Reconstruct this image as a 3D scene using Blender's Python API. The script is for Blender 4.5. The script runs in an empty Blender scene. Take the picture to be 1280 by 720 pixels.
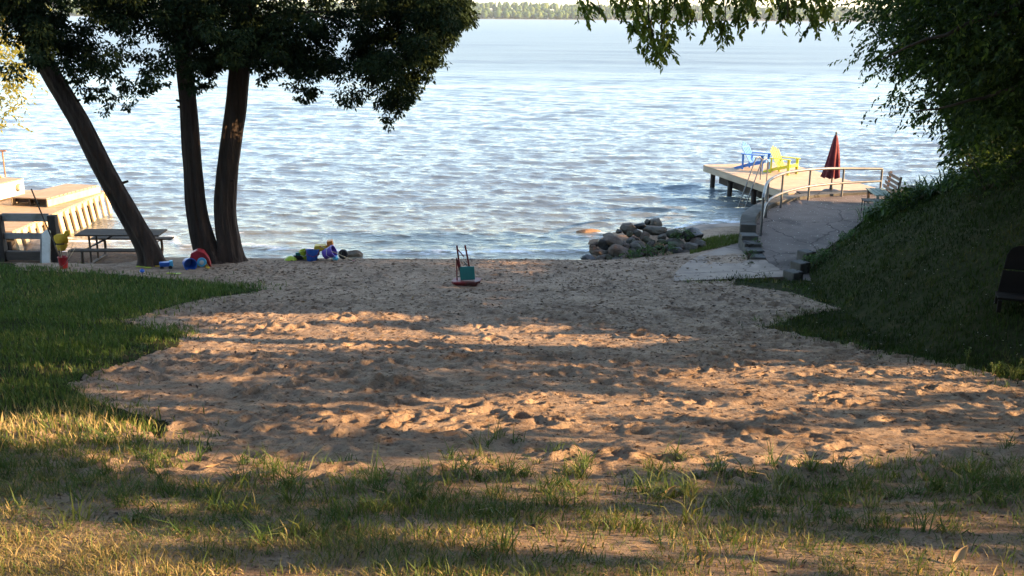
import bpy, bmesh, math, random
import numpy as np
from mathutils import Vector, Matrix, Euler
rnd = random.Random(7)
R = np.random.default_rng(11)
S = bpy.context.scene
COL = S.collection
rad = math.radians

# ------------------------------------------------------------------ camera numbers
FPX = 35 / 36 * 1280
PITCH, ROLL, CZ = rad(15.3), rad(0.4), 6.1
SUN_EL, SUN_AZ = rad(16.5), rad(-10)          # azimuth measured from +x towards +y
SUN = np.array([math.cos(SUN_EL) * math.cos(SUN_AZ), math.cos(SUN_EL) * math.sin(SUN_AZ), math.sin(SUN_EL)])

def ray(px, py):
    u, v = (px - 640) / FPX, -(py - 360) / FPX
    c, s = math.cos(ROLL), math.sin(ROLL)
    u, v = c * u - s * v, s * u + c * v
    return np.array([u, math.cos(PITCH) + v * math.sin(PITCH), -math.sin(PITCH) + v * math.cos(PITCH)])
def P(px, py, z):                            # point at height z
    d = ray(px, py); t = (z - CZ) / d[2]
    return Vector((d[0] * t, d[1] * t, z))
def Y(px, py, y):                            # point at distance y
    d = ray(px, py); t = y / d[1]
    return Vector((d[0] * t, y, CZ + d[2] * t))

# ------------------------------------------------------------------ noise
_perm = np.random.default_rng(3).random((256, 256))
def vnoise(x, y):
    x = np.asarray(x, float); y = np.asarray(y, float)
    xi = np.floor(x).astype(int); yi = np.floor(y).astype(int)
    fx = x - xi; fy = y - yi
    fx = fx * fx * (3 - 2 * fx); fy = fy * fy * (3 - 2 * fy)
    g = lambda a, b: _perm[a & 255, b & 255]
    return (g(xi, yi) * (1 - fx) + g(xi + 1, yi) * fx) * (1 - fy) + (g(xi, yi + 1) * (1 - fx) + g(xi + 1, yi + 1) * fx) * fy
def fbm(x, y, o=4):
    a, t, n = 1.0, 0.0, 0.0
    for i in range(o):
        t = t + a * vnoise(x * 2 ** i + 17.3 * i, y * 2 ** i + 5.1 * i); n += a; a *= .5
    return t / n
def sstep(a, b, x):
    t = np.clip((x - a) / (b - a), 0, 1); return t * t * (3 - 2 * t)

# ------------------------------------------------------------------ terrain heights
_ys = [-60, -12, -3, 0, 5, 10, 15, 20, 23, 23.8, 24.4, 25.2, 27, 40, 80]
_zs = [8.5, 5.6, 4.75, 4.4, 3.25, 2.12, 1.22, .62, .42, .31, .0, -.22, -.6, -2, -3]
_ty = [-60, 12, 18, 22.4, 23.6, 25, 27.2, 29, 32, 60]
_tx = [6, 5.6, 5.85, 6.6, 7.3, 8.3, 9.6, 11.2, 14.2, 40]
_ry = [0, 21, 24, 27, 30, 60]; _rz = [-9, .42, .6, .78, .85, .85]
def Hs(x, y):
    x = np.asarray(x, float); y = np.asarray(y, float)
    s = 1.5 * sstep(2, 6, x) + 2.8 * sstep(2.6, 6.5, x) * sstep(23.8, 27, y) + 3.5 * sstep(-15, -18, x)
    yy = y - s * sstep(18, 24, y)
    b = np.interp(yy, _ys, _zs)
    dl = sstep(-8.9, -9.7, x) * (1 - sstep(-15, -17, x)) * sstep(22.5, 23.4, y)
    b = b * (1 - dl) + dl * np.interp(y, [22, 25.2, 26.0, 28, 40], [.14, .10, -.10, -.6, -2])
    tx = np.interp(y, _ty, _tx)
    d = (x - tx) * np.where(y > 21, .86, 1.0)
    g = sstep(10.6, 14.8, y) * (1 - sstep(25.5, 30, y))
    dd = np.maximum(d, 0)
    hill = .70 * (8.5 * (1 - np.exp(-np.maximum(dd - .25, 0) / 9.2)) * 1.12)
    rb = np.interp(y, _ry, _rz)
    b2 = np.where((y > 20) & (d > -.3), np.maximum(b, np.minimum(rb, b + 1.2) * (1 - sstep(28.5, 31, y)) + b * sstep(28.5, 31, y)), b)
    w = sstep(-.3, .3, d)
    b = b * (1 - w) + b2 * w
    # the bank that carries the rock heap
    hp = np.clip(-.18 + .28 * (y - 24.15), -.5, .42) * sstep(2.0, 2.9, x) * (1 - sstep(4.6, 5.2, x)) * sstep(23.6, 24.3, y) * (1 - sstep(26.6, 27.8, y))
    b = np.maximum(b, np.where(hp > 0.01, hp, -9))
    return b + hill * g
def hs(x, y): return float(Hs(x, y))
def G(px, py):
    d = ray(px, py); ts = np.arange(2.5, 70, .02)
    p = d[None, :] * ts[:, None]
    k = np.argmax(CZ + p[:, 2] < Hs(p[:, 0], p[:, 1]))
    t = ts[k]
    return Vector((d[0] * t, d[1] * t, hs(d[0] * t, d[1] * t)))
def gpoly(pts): return np.array([[*G(*p)][:2] for p in pts])
def inpoly(poly, x, y):
    r = np.zeros(np.shape(x), bool); n = len(poly)
    for i in range(n):
        x0, y0 = poly[i]; x1, y1 = poly[(i + 1) % n]
        if y0 == y1: continue
        c = (y0 > y) != (y1 > y)
        r ^= c & (x < (x1 - x0) * (y - y0) / (y1 - y0) + x0)
    return r

# ------------------------------------------------------------------ scene helpers
def tag(o, label=None, cat=None, group=None, kind=None):
    if label: o['label'] = label
    if cat: o['category'] = cat
    if group: o['group'] = group
    if kind: o['kind'] = kind
    return o
def thing(name, label, cat, loc=(0, 0, 0), rot=(0, 0, 0), group=None, scale=1):
    o = bpy.data.objects.new(name, None); COL.objects.link(o)
    o.location = loc; o.rotation_euler = rot if hasattr(rot, '__len__') else (0, 0, rot)
    o.scale = (scale,) * 3; o.empty_display_size = .2
    return tag(o, label, cat, group)
class MB:
    def __init__(s): s.v = []; s.f = []
    def add(s, vs, fs):
        n = len(s.v); s.v += [tuple(v) for v in vs]; s.f += [tuple(i + n for i in f) for f in fs]; return s
    def box(s, c, size, rot=(0, 0, 0), taper=1.0):
        m = Euler(rot).to_matrix(); c = Vector(c); hx, hy, hz = [a / 2 for a in size]
        vs = [c + m @ Vector((sx * hx * (taper if sz > 0 else 1), sy * hy * (taper if sz > 0 else 1), sz * hz)) for sz in (-1, 1) for sy in (-1, 1) for sx in (-1, 1)]
        return s.add(vs, [(0, 2, 3, 1), (4, 5, 7, 6), (0, 1, 5, 4), (2, 6, 7, 3), (0, 4, 6, 2), (1, 3, 7, 5)])
    def bar(s, a, b, w, h, up=(0, 0, 1)):
        a = Vector(a); b = Vector(b); d = (b - a).normalized(); u = Vector(up)
        sd = d.cross(u); sd = sd.normalized() if sd.length > 1e-4 else Vector((1, 0, 0)); u = sd.cross(d)
        vs = [p + sd * (i * w / 2) + u * (j * h / 2) for p in (a, b) for i, j in ((-1, -1), (1, -1), (1, 1), (-1, 1))]
        return s.add(vs, [(3, 2, 1, 0), (4, 5, 6, 7), (0, 1, 5, 4), (1, 2, 6, 5), (2, 3, 7, 6), (3, 0, 4, 7)])
    def tube(s, pts, r, seg=10, cap=True):
        pts = [Vector(p) for p in pts]; n = len(pts); rr = r if hasattr(r, '__len__') else [r] * n
        base = len(s.v); up = Vector((0, 0, 1))
        d0 = (pts[1] - pts[0]).normalized()
        sd = d0.cross(up)
        if sd.length < 1e-3: sd = d0.cross(Vector((0, 1, 0)))
        sd.normalize()
        for i, p in enumerate(pts):
            d = (pts[min(i + 1, n - 1)] - pts[max(i - 1, 0)]).normalized()
            sd = (sd - d * sd.dot(d)).normalized(); u = d.cross(sd)
            for k in range(seg):
                a = 2 * math.pi * k / seg
                s.v.append(tuple(p + (sd * math.cos(a) + u * math.sin(a)) * rr[i]))
        for i in range(n - 1):
            for k in range(seg):
                a, b = base + i * seg + k, base + i * seg + (k + 1) % seg
                s.f.append((a, a + seg, b + seg, b))
        if cap:
            s.f.append(tuple(base + k for k in range(seg)))
            s.f.append(tuple(base + (n - 1) * seg + k for k in reversed(range(seg))))
        return s
    def lathe(s, prof, c=(0, 0, 0), seg=20, rot=(0, 0, 0), cap=True):
        m = Euler(rot).to_matrix(); c = Vector(c); base = len(s.v)
        for r, z in prof:
            for k in range(seg):
                a = 2 * math.pi * k / seg
                s.v.append(tuple(c + m @ Vector((r * math.cos(a), r * math.sin(a), z))))
        for i in range(len(prof) - 1):
            for k in range(seg):
                a, b = base + i * seg + k, base + i * seg + (k + 1) % seg
                s.f.append((a, b, b + seg, a + seg))
        if cap:
            s.f.append(tuple(base + k for k in reversed(range(seg))))
            s.f.append(tuple(base + (len(prof) - 1) * seg + k for k in range(seg)))
        return s
    def prism(s, poly, axis_o, ex, ey, ez, th):
        # polygon in the (ex, ey) plane from axis_o, thickness th along ez (centred)
        o = Vector(axis_o); ex, ey, ez = Vector(ex), Vector(ey), Vector(ez); n = len(poly)
        vs = [o + ex * a + ey * b + ez * (t * th / 2) for t in (-1, 1) for a, b in poly]
        return s.add(vs, [tuple(reversed(range(n))), tuple(range(n, 2 * n))] + [(i, (i + 1) % n, n + (i + 1) % n, n + i) for i in range(n)])
    def build(s, name, mat, parent=None, smooth=False, bevel=0, seg=2, sub=0):
        me = bpy.data.meshes.new(name); me.from_pydata(s.v, [], s.f)
        bm = bmesh.new(); bm.from_mesh(me); bmesh.ops.recalc_face_normals(bm, faces=bm.faces); bm.to_mesh(me); bm.free()
        me.materials.append(mat)
        if smooth:
            me.polygons.foreach_set('use_smooth', [True] * len(me.polygons))
            me.set_sharp_from_angle(angle=rad(42))
        o = bpy.data.objects.new(name, me); COL.objects.link(o)
        if parent: o.parent = parent
        if bevel:
            m = o.modifiers.new('bevel', 'BEVEL'); m.width = bevel; m.segments = seg; m.limit_method = 'ANGLE'; m.angle_limit = rad(40)
        if sub:
            m = o.modifiers.new('sub', 'SUBSURF'); m.levels = m.render_levels = sub
        return o
def npmesh(name, v, f, mat, parent=None, tint=None, smooth=False):
    """v (N,3), f (M,3|4) numpy"""
    me = bpy.data.meshes.new(name); v = np.asarray(v, np.float32); f = np.asarray(f, np.int32)
    me.vertices.add(len(v)); me.vertices.foreach_set('co', v.ravel())
    k = f.shape[1]; me.loops.add(f.size); me.loops.foreach_set('vertex_index', f.ravel())
    me.polygons.add(len(f)); me.polygons.foreach_set('loop_start', np.arange(0, f.size, k, dtype=np.int32))
    try: me.polygons.foreach_set('loop_total', np.full(len(f), k, np.int32))
    except Exception: pass
    if smooth: me.polygons.foreach_set('use_smooth', np.ones(len(f), bool))
    if tint is not None:
        a = me.attributes.new('tint', 'FLOAT', 'POINT'); a.data.foreach_set('value', np.asarray(tint, np.float32))
    me.update(calc_edges=True); me.validate()
    me.materials.append(mat)
    o = bpy.data.objects.new(name, me); COL.objects.link(o)
    if parent: o.parent = parent
    return o

# ------------------------------------------------------------------ materials
def newmat(name):
    m = bpy.data.materials.new(name); m.use_nodes = True; nt = m.node_tree; nt.nodes.clear()
    return m, nt, nt.nodes.new, nt.links.new
def ramp(N, pts):
    r = N('ShaderNodeValToRGB'); e = r.color_ramp.elements
    while len(e) < len(pts): e.new(.5)
    for i, (p, c) in enumerate(pts): e[i].position = p; e[i].color = (*c, 1) if len(c) == 3 else c
    return r
def pbr(name, c1, c2=None, scale=6, rough=.7, bump=0, bscale=None, stretch=(1, 1, 1), metal=0, spec=.4, dirt=None, coat=0):
    m, nt, N, L = newmat(name); out = N('ShaderNodeOutputMaterial'); b = N('ShaderNodeBsdfPrincipled'); L(b.outputs[0], out.inputs[0])
    c2 = c2 or tuple(c * .7 for c in c1)
    tc = N('ShaderNodeTexCoord'); mp = N('ShaderNodeMapping'); mp.inputs['Scale'].default_value = stretch; L(tc.outputs['Object'], mp.inputs[0])
    n = N('ShaderNodeTexNoise'); n.inputs['Scale'].default_value = scale; n.inputs['Detail'].default_value = 6; n.inputs['Roughness'].default_value = .65; L(mp.outputs[0], n.inputs[0])
    r = ramp(N, [(.3, c2), (.68, c1)]); L(n.outputs[0], r.inputs[0]); col = r.outputs[0]
    if dirt:
        n2 = N('ShaderNodeTexNoise'); n2.inputs['Scale'].default_value = scale * .37; n2.inputs['Detail'].default_value = 8; L(tc.outputs['Object'], n2.inputs[0])
        r2 = ramp(N, [(.5, (0, 0, 0)), (.66, (1, 1, 1))]); L(n2.outputs[0], r2.inputs[0])
        mx = N('ShaderNodeMix'); mx.data_type = 'RGBA'; L(r2.outputs[0], mx.inputs['Factor']); L(col, mx.inputs['A']); mx.inputs['B'].default_value = (*dirt, 1); col = mx.outputs['Result']
    L(col, b.inputs['Base Color']); b.inputs['Metallic'].default_value = metal; b.inputs['Specular IOR Level'].default_value = spec
    rr = N('ShaderNodeMapRange'); rr.inputs['To Min'].default_value = min(1, rough + .12); rr.inputs['To Max'].default_value = max(.02, rough - .12); L(n.outputs[0], rr.inputs[0]); L(rr.outputs[0], b.inputs['Roughness'])
    if coat: b.inputs['Coat Weight'].default_value = coat
    if bump:
        nb = N('ShaderNodeTexNoise'); nb.inputs['Scale'].default_value = bscale or scale * 3; nb.inputs['Detail'].default_value = 5; L(mp.outputs[0], nb.inputs[0])
        bp = N('ShaderNodeBump'); bp.inputs['Strength'].default_value = 1; bp.inputs['Distance'].default_value = bump; L(nb.outputs[0], bp.inputs['Height']); L(bp.outputs[0], b.inputs['Normal'])
    return m
def leafmat(name, pts, trans=.25, rough=.55, spec=.3):
    m, nt, N, L = newmat(name); out = N('ShaderNodeOutputMaterial')
    at = N('ShaderNodeAttribute'); at.attribute_name = 'tint'
    r = ramp(N, pts); L(at.outputs['Fac'], r.inputs[0])
    b = N('ShaderNodeBsdfPrincipled'); L(r.outputs[0], b.inputs['Base Color']); b.inputs['Roughness'].default_value = rough; b.inputs['Specular IOR Level'].default_value = spec
    t = N('ShaderNodeBsdfTranslucent'); hs_ = N('ShaderNodeMix'); hs_.data_type = 'RGBA'; hs_.blend_type = 'MULTIPLY'; hs_.inputs['Factor'].default_value = 1
    L(r.outputs[0], hs_.inputs['A']); hs_.inputs['B'].default_value = (1.3, 1.25, .6, 1); L(hs_.outputs['Result'], t.inputs[0])
    mx = N('ShaderNodeMixShader'); mx.inputs[0].default_value = trans; L(b.outputs[0], mx.inputs[1]); L(t.outputs[0], mx.inputs[2]); L(mx.outputs[0], out.inputs[0])
    return m

def sandmat():
    m, nt, N, L = newmat('sand'); out = N('ShaderNodeOutputMaterial'); b = N('ShaderNodeBsdfPrincipled'); L(b.outputs[0], out.inputs[0])
    tc = N('ShaderNodeTexCoord'); P0 = tc.outputs['Object']
    def noise(s, d=6, ro=.6):
        n = N('ShaderNodeTexNoise'); n.inputs['Scale'].default_value = s; n.inputs['Detail'].default_value = d; n.inputs['Roughness'].default_value = ro; L(P0, n.inputs[0]); return n.outputs[0]
    r1 = ramp(N, [(.28, (.22, .153, .107)), (.5, (.325, .232, .163)), (.75, (.42, .305, .214))]); L(noise(1.3, 8), r1.inputs[0])
    r2 = ramp(N, [(.55, (1, 1, 1)), (.63, (.42, .36, .33))]); L(noise(26, 5, .7), r2.inputs[0])       # bits of bark and needles
    r3 = ramp(N, [(.36, (.62, .57, .55)), (.52, (1, 1, 1))]); L(noise(7, 5), r3.inputs[0])
    m1 = N('ShaderNodeMix'); m1.data_type = 'RGBA'; m1.blend_type = 'MULTIPLY'; m1.inputs['Factor'].default_value = .8; L(r1.outputs[0], m1.inputs['A']); L(r2.outputs[0], m1.inputs['B'])
    m2 = N('ShaderNodeMix'); m2.data_type = 'RGBA'; m2.blend_type = 'MULTIPLY'; m2.inputs['Factor'].default_value = .8; L(m1.outputs['Result'], m2.inputs['A']); L(r3.outputs[0], m2.inputs['B'])
    # damp strip along the water
    sx = N('ShaderNodeSeparateXYZ'); L(P0, sx.inputs[0]); mr = N('ShaderNodeMapRange'); mr.inputs['From Min'].default_value = .42; mr.inputs['From Max'].default_value = .1; L(sx.outputs[2], mr.inputs[0])
    m3 = N('ShaderNodeMix'); m3.data_type = 'RGBA'; m3.blend_type = 'MULTIPLY'; L(mr.outputs[0], m3.inputs['Factor']); L(m2.outputs['Result'], m3.inputs['A']); m3.inputs['B'].default_value = (.5, .46, .44, 1)
    L(m3.outputs['Result'], b.inputs['Base Color']); b.inputs['Roughness'].default_value = .92; b.inputs['Specular IOR Level'].default_value = .1
    bp0 = N('ShaderNodeBump'); bp0.inputs['Distance'].default_value = .045; bp0.inputs['Strength'].default_value = 1; L(noise(11, 6, .6), bp0.inputs['Height'])
    bp = N('ShaderNodeBump'); bp.inputs['Distance'].default_value = .022; bp.inputs['Strength'].default_value = 1; L(noise(38, 6, .75), bp.inputs['Height']); L(bp0.outputs[0], bp.inputs['Normal']); L(bp.outputs[0], b.inputs['Normal'])
    return m
def soilmat():
    m, nt, N, L = newmat('soil'); out = N('ShaderNodeOutputMaterial'); b = N('ShaderNodeBsdfPrincipled'); L(b.outputs[0], out.inputs[0])
    tc = N('ShaderNodeTexCoord')
    n = N('ShaderNodeTexNoise'); n.inputs['Scale'].default_value = 5; n.inputs['Detail'].default_value = 9; n.inputs['Roughness'].default_value = .7; L(tc.outputs['Object'], n.inputs[0])
    r = ramp(N, [(.3, (.014, .017, .008)), (.5, (.026, .030, .013)), (.7, (.052, .044, .022))]); L(n.outputs[0], r.inputs[0])
    L(r.outputs[0], b.inputs['Base Color']); b.inputs['Roughness'].default_value = 1; b.inputs['Specular IOR Level'].default_value = .02
    bp = N('ShaderNodeBump'); bp.inputs['Distance'].default_value = .05; L(n.outputs[0], bp.inputs['Height']); L(bp.outputs[0], b.inputs['Normal'])
    return m
def concretemat(name, c1, c2):
    m = pbr(name, c1, c2, scale=2.2, rough=.85, bump=.006, bscale=40, spec=.12, dirt=tuple(c * .62 for c in c2))
    nt = m.node_tree; N = nt.nodes.new; L = nt.links.new; b = next(n for n in nt.nodes if n.type == 'BSDF_PRINCIPLED')      # cracks
    tc = N('ShaderNodeTexCoord'); nz_ = N('ShaderNodeTexNoise'); nz_.inputs['Scale'].default_value = 2.5; nz_.inputs['Detail'].default_value = 6; L(tc.outputs['Object'], nz_.inputs[0])
    mx = N('ShaderNodeMix'); mx.data_type = 'RGBA'; mx.blend_type = 'ADD'; mx.inputs['Factor'].default_value = .5; L(tc.outputs['Object'], mx.inputs['A']); L(nz_.outputs['Color'], mx.inputs['B'])
    vo = N('ShaderNodeTexVoronoi'); vo.feature = 'DISTANCE_TO_EDGE'; vo.inputs['Scale'].default_value = .55; L(mx.outputs['Result'], vo.inputs['Vector'])
    r = ramp(N, [(.004, (.3, .27, .25)), (.016, (1, 1, 1))]); L(vo.outputs['Distance'], r.inputs[0])
    m2 = N('ShaderNodeMix'); m2.data_type = 'RGBA'; m2.blend_type = 'MULTIPLY'; m2.inputs['Factor'].default_value = .85
    src = b.inputs['Base Color'].links[0].from_socket; L(src, m2.inputs['A']); L(r.outputs[0], m2.inputs['B']); L(m2.outputs['Result'], b.inputs['Base Color'])
    return m
def watermat():
    m, nt, N, L = newmat('water'); out = N('ShaderNodeOutputMaterial'); b = N('ShaderNodeBsdfPrincipled'); L(b.outputs[0], out.inputs[0])
    at = N('ShaderNodeAttribute'); at.attribute_name = 'tint'          # 0 deep .. 1 a hand deep over sand
    tc = N('ShaderNodeTexCoord')
    r = ramp(N, [(0, (.105, .128, .145)), (.35, (.11, .13, .135)), (.75, (.125, .125, .10)), (1, (.19, .165, .12))]); L(at.outputs['Fac'], r.inputs[0])
    b.inputs['Roughness'].default_value = .06; b.inputs['IOR'].default_value = 1.333; b.inputs['Specular IOR Level'].default_value = .5
    fo = N('ShaderNodeAttribute'); fo.attribute_name = 'foam'
    mp = N('ShaderNodeMapping'); mp.inputs['Scale'].default_value = (.45, 1.2, 1); L(tc.outputs['Object'], mp.inputs[0])
    nf = N('ShaderNodeTexNoise'); nf.inputs['Scale'].default_value = 3.2; nf.inputs['Detail'].default_value = 9; nf.inputs['Roughness'].default_value = .7; L(mp.outputs[0], nf.inputs[0])
    ad = N('ShaderNodeMath'); ad.operation = 'ADD'; L(nf.outputs[0], ad.inputs[0]); L(fo.outputs['Fac'], ad.inputs[1])
    rf = ramp(N, [(.72, (0, 0, 0)), (.86, (1, 1, 1))]); L(ad.outputs[0], rf.inputs[0])
    mx = N('ShaderNodeMix'); mx.data_type = 'RGBA'; L(rf.outputs[0], mx.inputs['Factor']); L(r.outputs[0], mx.inputs['A']); mx.inputs['B'].default_value = (.75, .77, .78, 1)
    L(mx.outputs['Result'], b.inputs['Base Color'])
    mr = N('ShaderNodeMapRange'); mr.inputs['To Min'].default_value = .03; mr.inputs['To Max'].default_value = .6; L(rf.outputs[0], mr.inputs[0])
    ra = N('ShaderNodeAttribute'); ra.attribute_name = 'chop'; rs_ = N('ShaderNodeMath'); rs_.operation = 'MAXIMUM'; L(mr.outputs[0], rs_.inputs[0]); L(ra.outputs['Fac'], rs_.inputs[1]); L(rs_.outputs[0], b.inputs['Roughness'])
    mp2 = N('ShaderNodeMapping'); mp2.inputs['Scale'].default_value = (.55, 1.25, 1); mp2.inputs['Rotation'].default_value = (0, 0, rad(-12)); L(tc.outputs['Object'], mp2.inputs[0])
    n1 = N('ShaderNodeTexNoise'); n1.inputs['Scale'].default_value = 5.5; n1.inputs['Detail'].default_value = 5; n1.inputs['Roughness'].default_value = .55; n1.inputs['Distortion'].default_value = .4; L(mp2.outputs[0], n1.inputs[0])
    bp = N('ShaderNodeBump'); bp.inputs['Distance'].default_value = WATER_BUMP; bp.inputs['Strength'].default_value = 1; L(n1.outputs[0], bp.inputs['Height']); L(bp.outputs[0], b.inputs['Normal'])
    return m
def barkmat(name, c1, c2):
    return pbr(name, c1, c2, scale=7, rough=.95, bump=.09, bscale=13, stretch=(1, 1, .13), spec=.2)
WATER_BUMP = .05

M = dict(
    sand=sandmat(), soil=soilmat(), water=watermat(),
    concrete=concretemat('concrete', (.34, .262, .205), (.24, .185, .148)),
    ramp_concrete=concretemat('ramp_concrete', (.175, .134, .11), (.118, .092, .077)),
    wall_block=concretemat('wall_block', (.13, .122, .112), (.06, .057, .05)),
    bark=barkmat('cedar_bark', (.06, .041, .032), (.022, .016, .013)),
    bark2=barkmat('grey_bark', (.10, .08, .06), (.04, .032, .025)),
    cedar=leafmat('cedar_foliage', [(0, (.007, .013, .006)), (.6, (.015, .026, .010)), (1, (.042, .056, .018))], .12, .8, .05),
    maple=leafmat('maple_leaf', [(0, (.014, .030, .010)), (.6, (.034, .062, .016)), (1, (.13, .19, .042))], .42, .55, .14),
    goldleaf=leafmat('sunlit_leaf', [(0, (.12, .13, .025)), (.5, (.24, .22, .04)), (1, (.36, .31, .07))], .45, .5),
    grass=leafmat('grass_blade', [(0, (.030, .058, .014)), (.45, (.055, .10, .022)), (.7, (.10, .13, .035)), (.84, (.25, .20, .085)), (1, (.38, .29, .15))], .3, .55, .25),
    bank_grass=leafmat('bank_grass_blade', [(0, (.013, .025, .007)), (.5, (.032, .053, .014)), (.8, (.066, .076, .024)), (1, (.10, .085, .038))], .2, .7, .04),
    shrub=leafmat('shrub_leaf', [(0, (.02, .05, .012)), (1, (.07, .13, .03))], .3, .5),
    deck=pbr('deck_boards', (.50, .35, .22), (.38, .26, .165), scale=3, rough=.7, stretch=(1, 1, 1), bump=.003, bscale=30),
    deck_side=pbr('deck_side', (.36, .29, .21), (.25, .20, .15), scale=4, rough=.75, stretch=(.3, .3, 1)),
    pier_deck=pbr('pier_deck', (.47, .33, .21), (.35, .24, .155), scale=2.5, rough=.8, bump=.004),
    pale_timber=pbr('pale_timber', (.58, .47, .30), (.40, .30, .19), scale=6, rough=.8, stretch=(1, 1, .3), bump=.005),
    dark_timber=pbr('dark_timber', (.045, .034, .028), (.022, .017, .015), scale=6, rough=.85, stretch=(1, 1, .3), bump=.005),
    grey_timber=pbr('grey_timber', (.30, .29, .275), (.19, .18, .17), scale=5, rough=.85, stretch=(.25, 1, 1), bump=.004, dirt=(.13, .12, .10)),
    table_timber=pbr('table_timber', (.11, .09, .075), (.06, .05, .042), scale=5, rough=.85, stretch=(.25, 2, 1), bump=.003, spec=.1),
    white_paint=pbr('white_paint', (.78, .76, .71), (.62, .60, .55), scale=5, rough=.6, dirt=(.45, .40, .33)),
    black=pbr('black_plastic', (.018, .018, .02), (.012, .012, .013), rough=.5),
    steel=pbr('galvanised_steel', (.19, .185, .18), (.11, .108, .105), scale=12, rough=.5, metal=.6),
    darksteel=pbr('dark_steel', (.10, .075, .06), (.05, .04, .035), scale=12, rough=.6, metal=.5),
    rust=pbr('rusty_steel', (.40, .20, .11), (.22, .10, .06), scale=9, rough=.8),
    blue_chair=pbr('blue_paint', (.06, .20, .56), (.05, .16, .46), rough=.5, scale=8),
    yellow_chair=pbr('yellow_paint', (.62, .60, .03), (.52, .50, .025), rough=.5, scale=8),
    maroon=pbr('maroon_canvas', (.13, .013, .018), (.09, .009, .012), rough=.85, scale=8, bump=.004, bscale=60),
    red=pbr('red_plastic', (.36, .018, .022), (.26, .014, .018), rough=.42, scale=7),
    digred=pbr('red_painted_metal', (.20, .016, .022), (.11, .012, .015), rough=.5, scale=9, dirt=(.07, .03, .025)),
    teal=pbr('teal_plastic', (.012, .155, .145), (.01, .125, .12), rough=.45, scale=5),
    blue=pbr('blue_plastic', (.02, .10, .42), (.015, .075, .32), rough=.38, scale=6),
    lightblue=pbr('light_blue_plastic', (.10, .42, .62), (.08, .34, .52), rough=.4, scale=6),
    purple=pbr('purple_plastic', (.12, .06, .42), (.09, .045, .32), rough=.4, scale=6),
    orange=pbr('orange_plastic', (.55, .20, .02), (.45, .15, .02), rough=.45, scale=6),
    yellow=pbr('yellow_plastic', (.60, .40, .02), (.50, .32, .02), rough=.5, scale=6),
    stalk=pbr('green_stalk', (.10, .13, .03), (.07, .10, .02), rough=.7),
    lime=pbr('lime_plastic', (.42, .50, .03), (.33, .40, .03), rough=.45, scale=6),
    vest=pbr('yellow_fabric', (.58, .36, .02), (.42, .24, .015), rough=.8, scale=9, bump=.01, bscale=14),
    rock_grey=pbr('grey_rock', (.12, .096, .076), (.048, .039, .031), scale=7, rough=.85, bump=.02, bscale=18, dirt=(.10, .095, .075)),
    rock_brown=pbr('brown_rock', (.115, .076, .052), (.048, .032, .023), scale=6, rough=.85, bump=.02, bscale=18, dirt=(.08, .07, .05)),
    rock_dark=pbr('dark_wet_rock', (.045, .04, .037), (.02, .018, .017), scale=6, rough=.5, bump=.015, bscale=18),
    rock_moss=pbr('mossy_rock', (.08, .072, .045), (.036, .034, .021), scale=6, rough=.9, bump=.02, bscale=18, dirt=(.045, .06, .022)),
    rock_rust=pbr('orange_brown_rock', (.30, .17, .09), (.15, .09, .055), scale=6, rough=.85, bump=.02, bscale=18),
    pale_rock=pbr('pale_rock', (.55, .47, .38), (.36, .30, .24), scale=6, rough=.85, bump=.02, bscale=18),
    dry=leafmat('dry_leaf', [(0, (.05, .03, .02)), (.4, (.14, .075, .04)), (.7, (.36, .25, .14)), (1, (.55, .47, .34))], .15, .7),
    petal=leafmat('petal', [(0, (.35, .32, .24)), (1, (.68, .66, .60))], .2, .7),
    bench_dark=pbr('dark_bench_wood', (.012, .009, .008), (.007, .006, .005), spec=.1, scale=5, rough=.85, stretch=(1, .2, 1)),
    bench_wood=pbr('bench_wood', (.20, .13, .09), (.12, .08, .055), scale=5, rough=.8),
    bench_green=pbr('weathered_green_wood', (.22, .26, .20), (.15, .17, .135), scale=5, rough=.8),
)

# ------------------------------------------------------------------ camera, sky, sun
cam = bpy.data.cameras.new('camera'); co = bpy.data.objects.new('camera', cam); COL.objects.link(co)
cam.lens = 35; cam.sensor_width = 36; cam.clip_end = 9000; cam.clip_start = .05
co.matrix_world = Matrix.Translation((0, 0, CZ)) @ (Matrix.Rotation(rad(90) - PITCH, 4, 'X') @ Matrix.Rotation(ROLL, 4, 'Z'))
S.camera = co
w = bpy.data.worlds.new('World'); S.world = w; w.use_nodes = True; nt = w.node_tree
sky = nt.nodes.new('ShaderNodeTexSky'); sky.sky_type = 'NISHITA'; sky.sun_disc = False
sky.sun_elevation = SUN_EL; sky.sun_rotation = rad(90) - SUN_AZ
sky.air_density = 1.0; sky.dust_density = .7; sky.ozone_density = 1.0
bg = nt.nodes['Background']; nt.links.new(sky.outputs[0], bg.inputs[0]); bg.inputs[1].default_value = .15
sl = bpy.data.lights.new('sun', 'SUN'); so = bpy.data.objects.new('sun', sl); COL.objects.link(so)
sl.energy = 5.0; sl.angle = rad(.5); sl.color = (1, .66, .34)
so.rotation_euler = Vector(SUN).to_track_quat('Z', 'Y').to_euler(); so.location = (30, -5, 20)
S.view_settings.view_transform = 'Standard'; S.view_settings.look = 'None'; S.view_settings.gamma = 1
S.view_settings.exposure = 2.2
S.cycles.max_bounces = 8; S.cycles.diffuse_bounces = 3; S.cycles.glossy_bounces = 3; S.cycles.transmission_bounces = 4; S.cycles.transparent_max_bounces = 4
S.cycles.caustics_reflective = False; S.cycles.caustics_refractive = False
S.cycles.use_denoising = True

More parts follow.
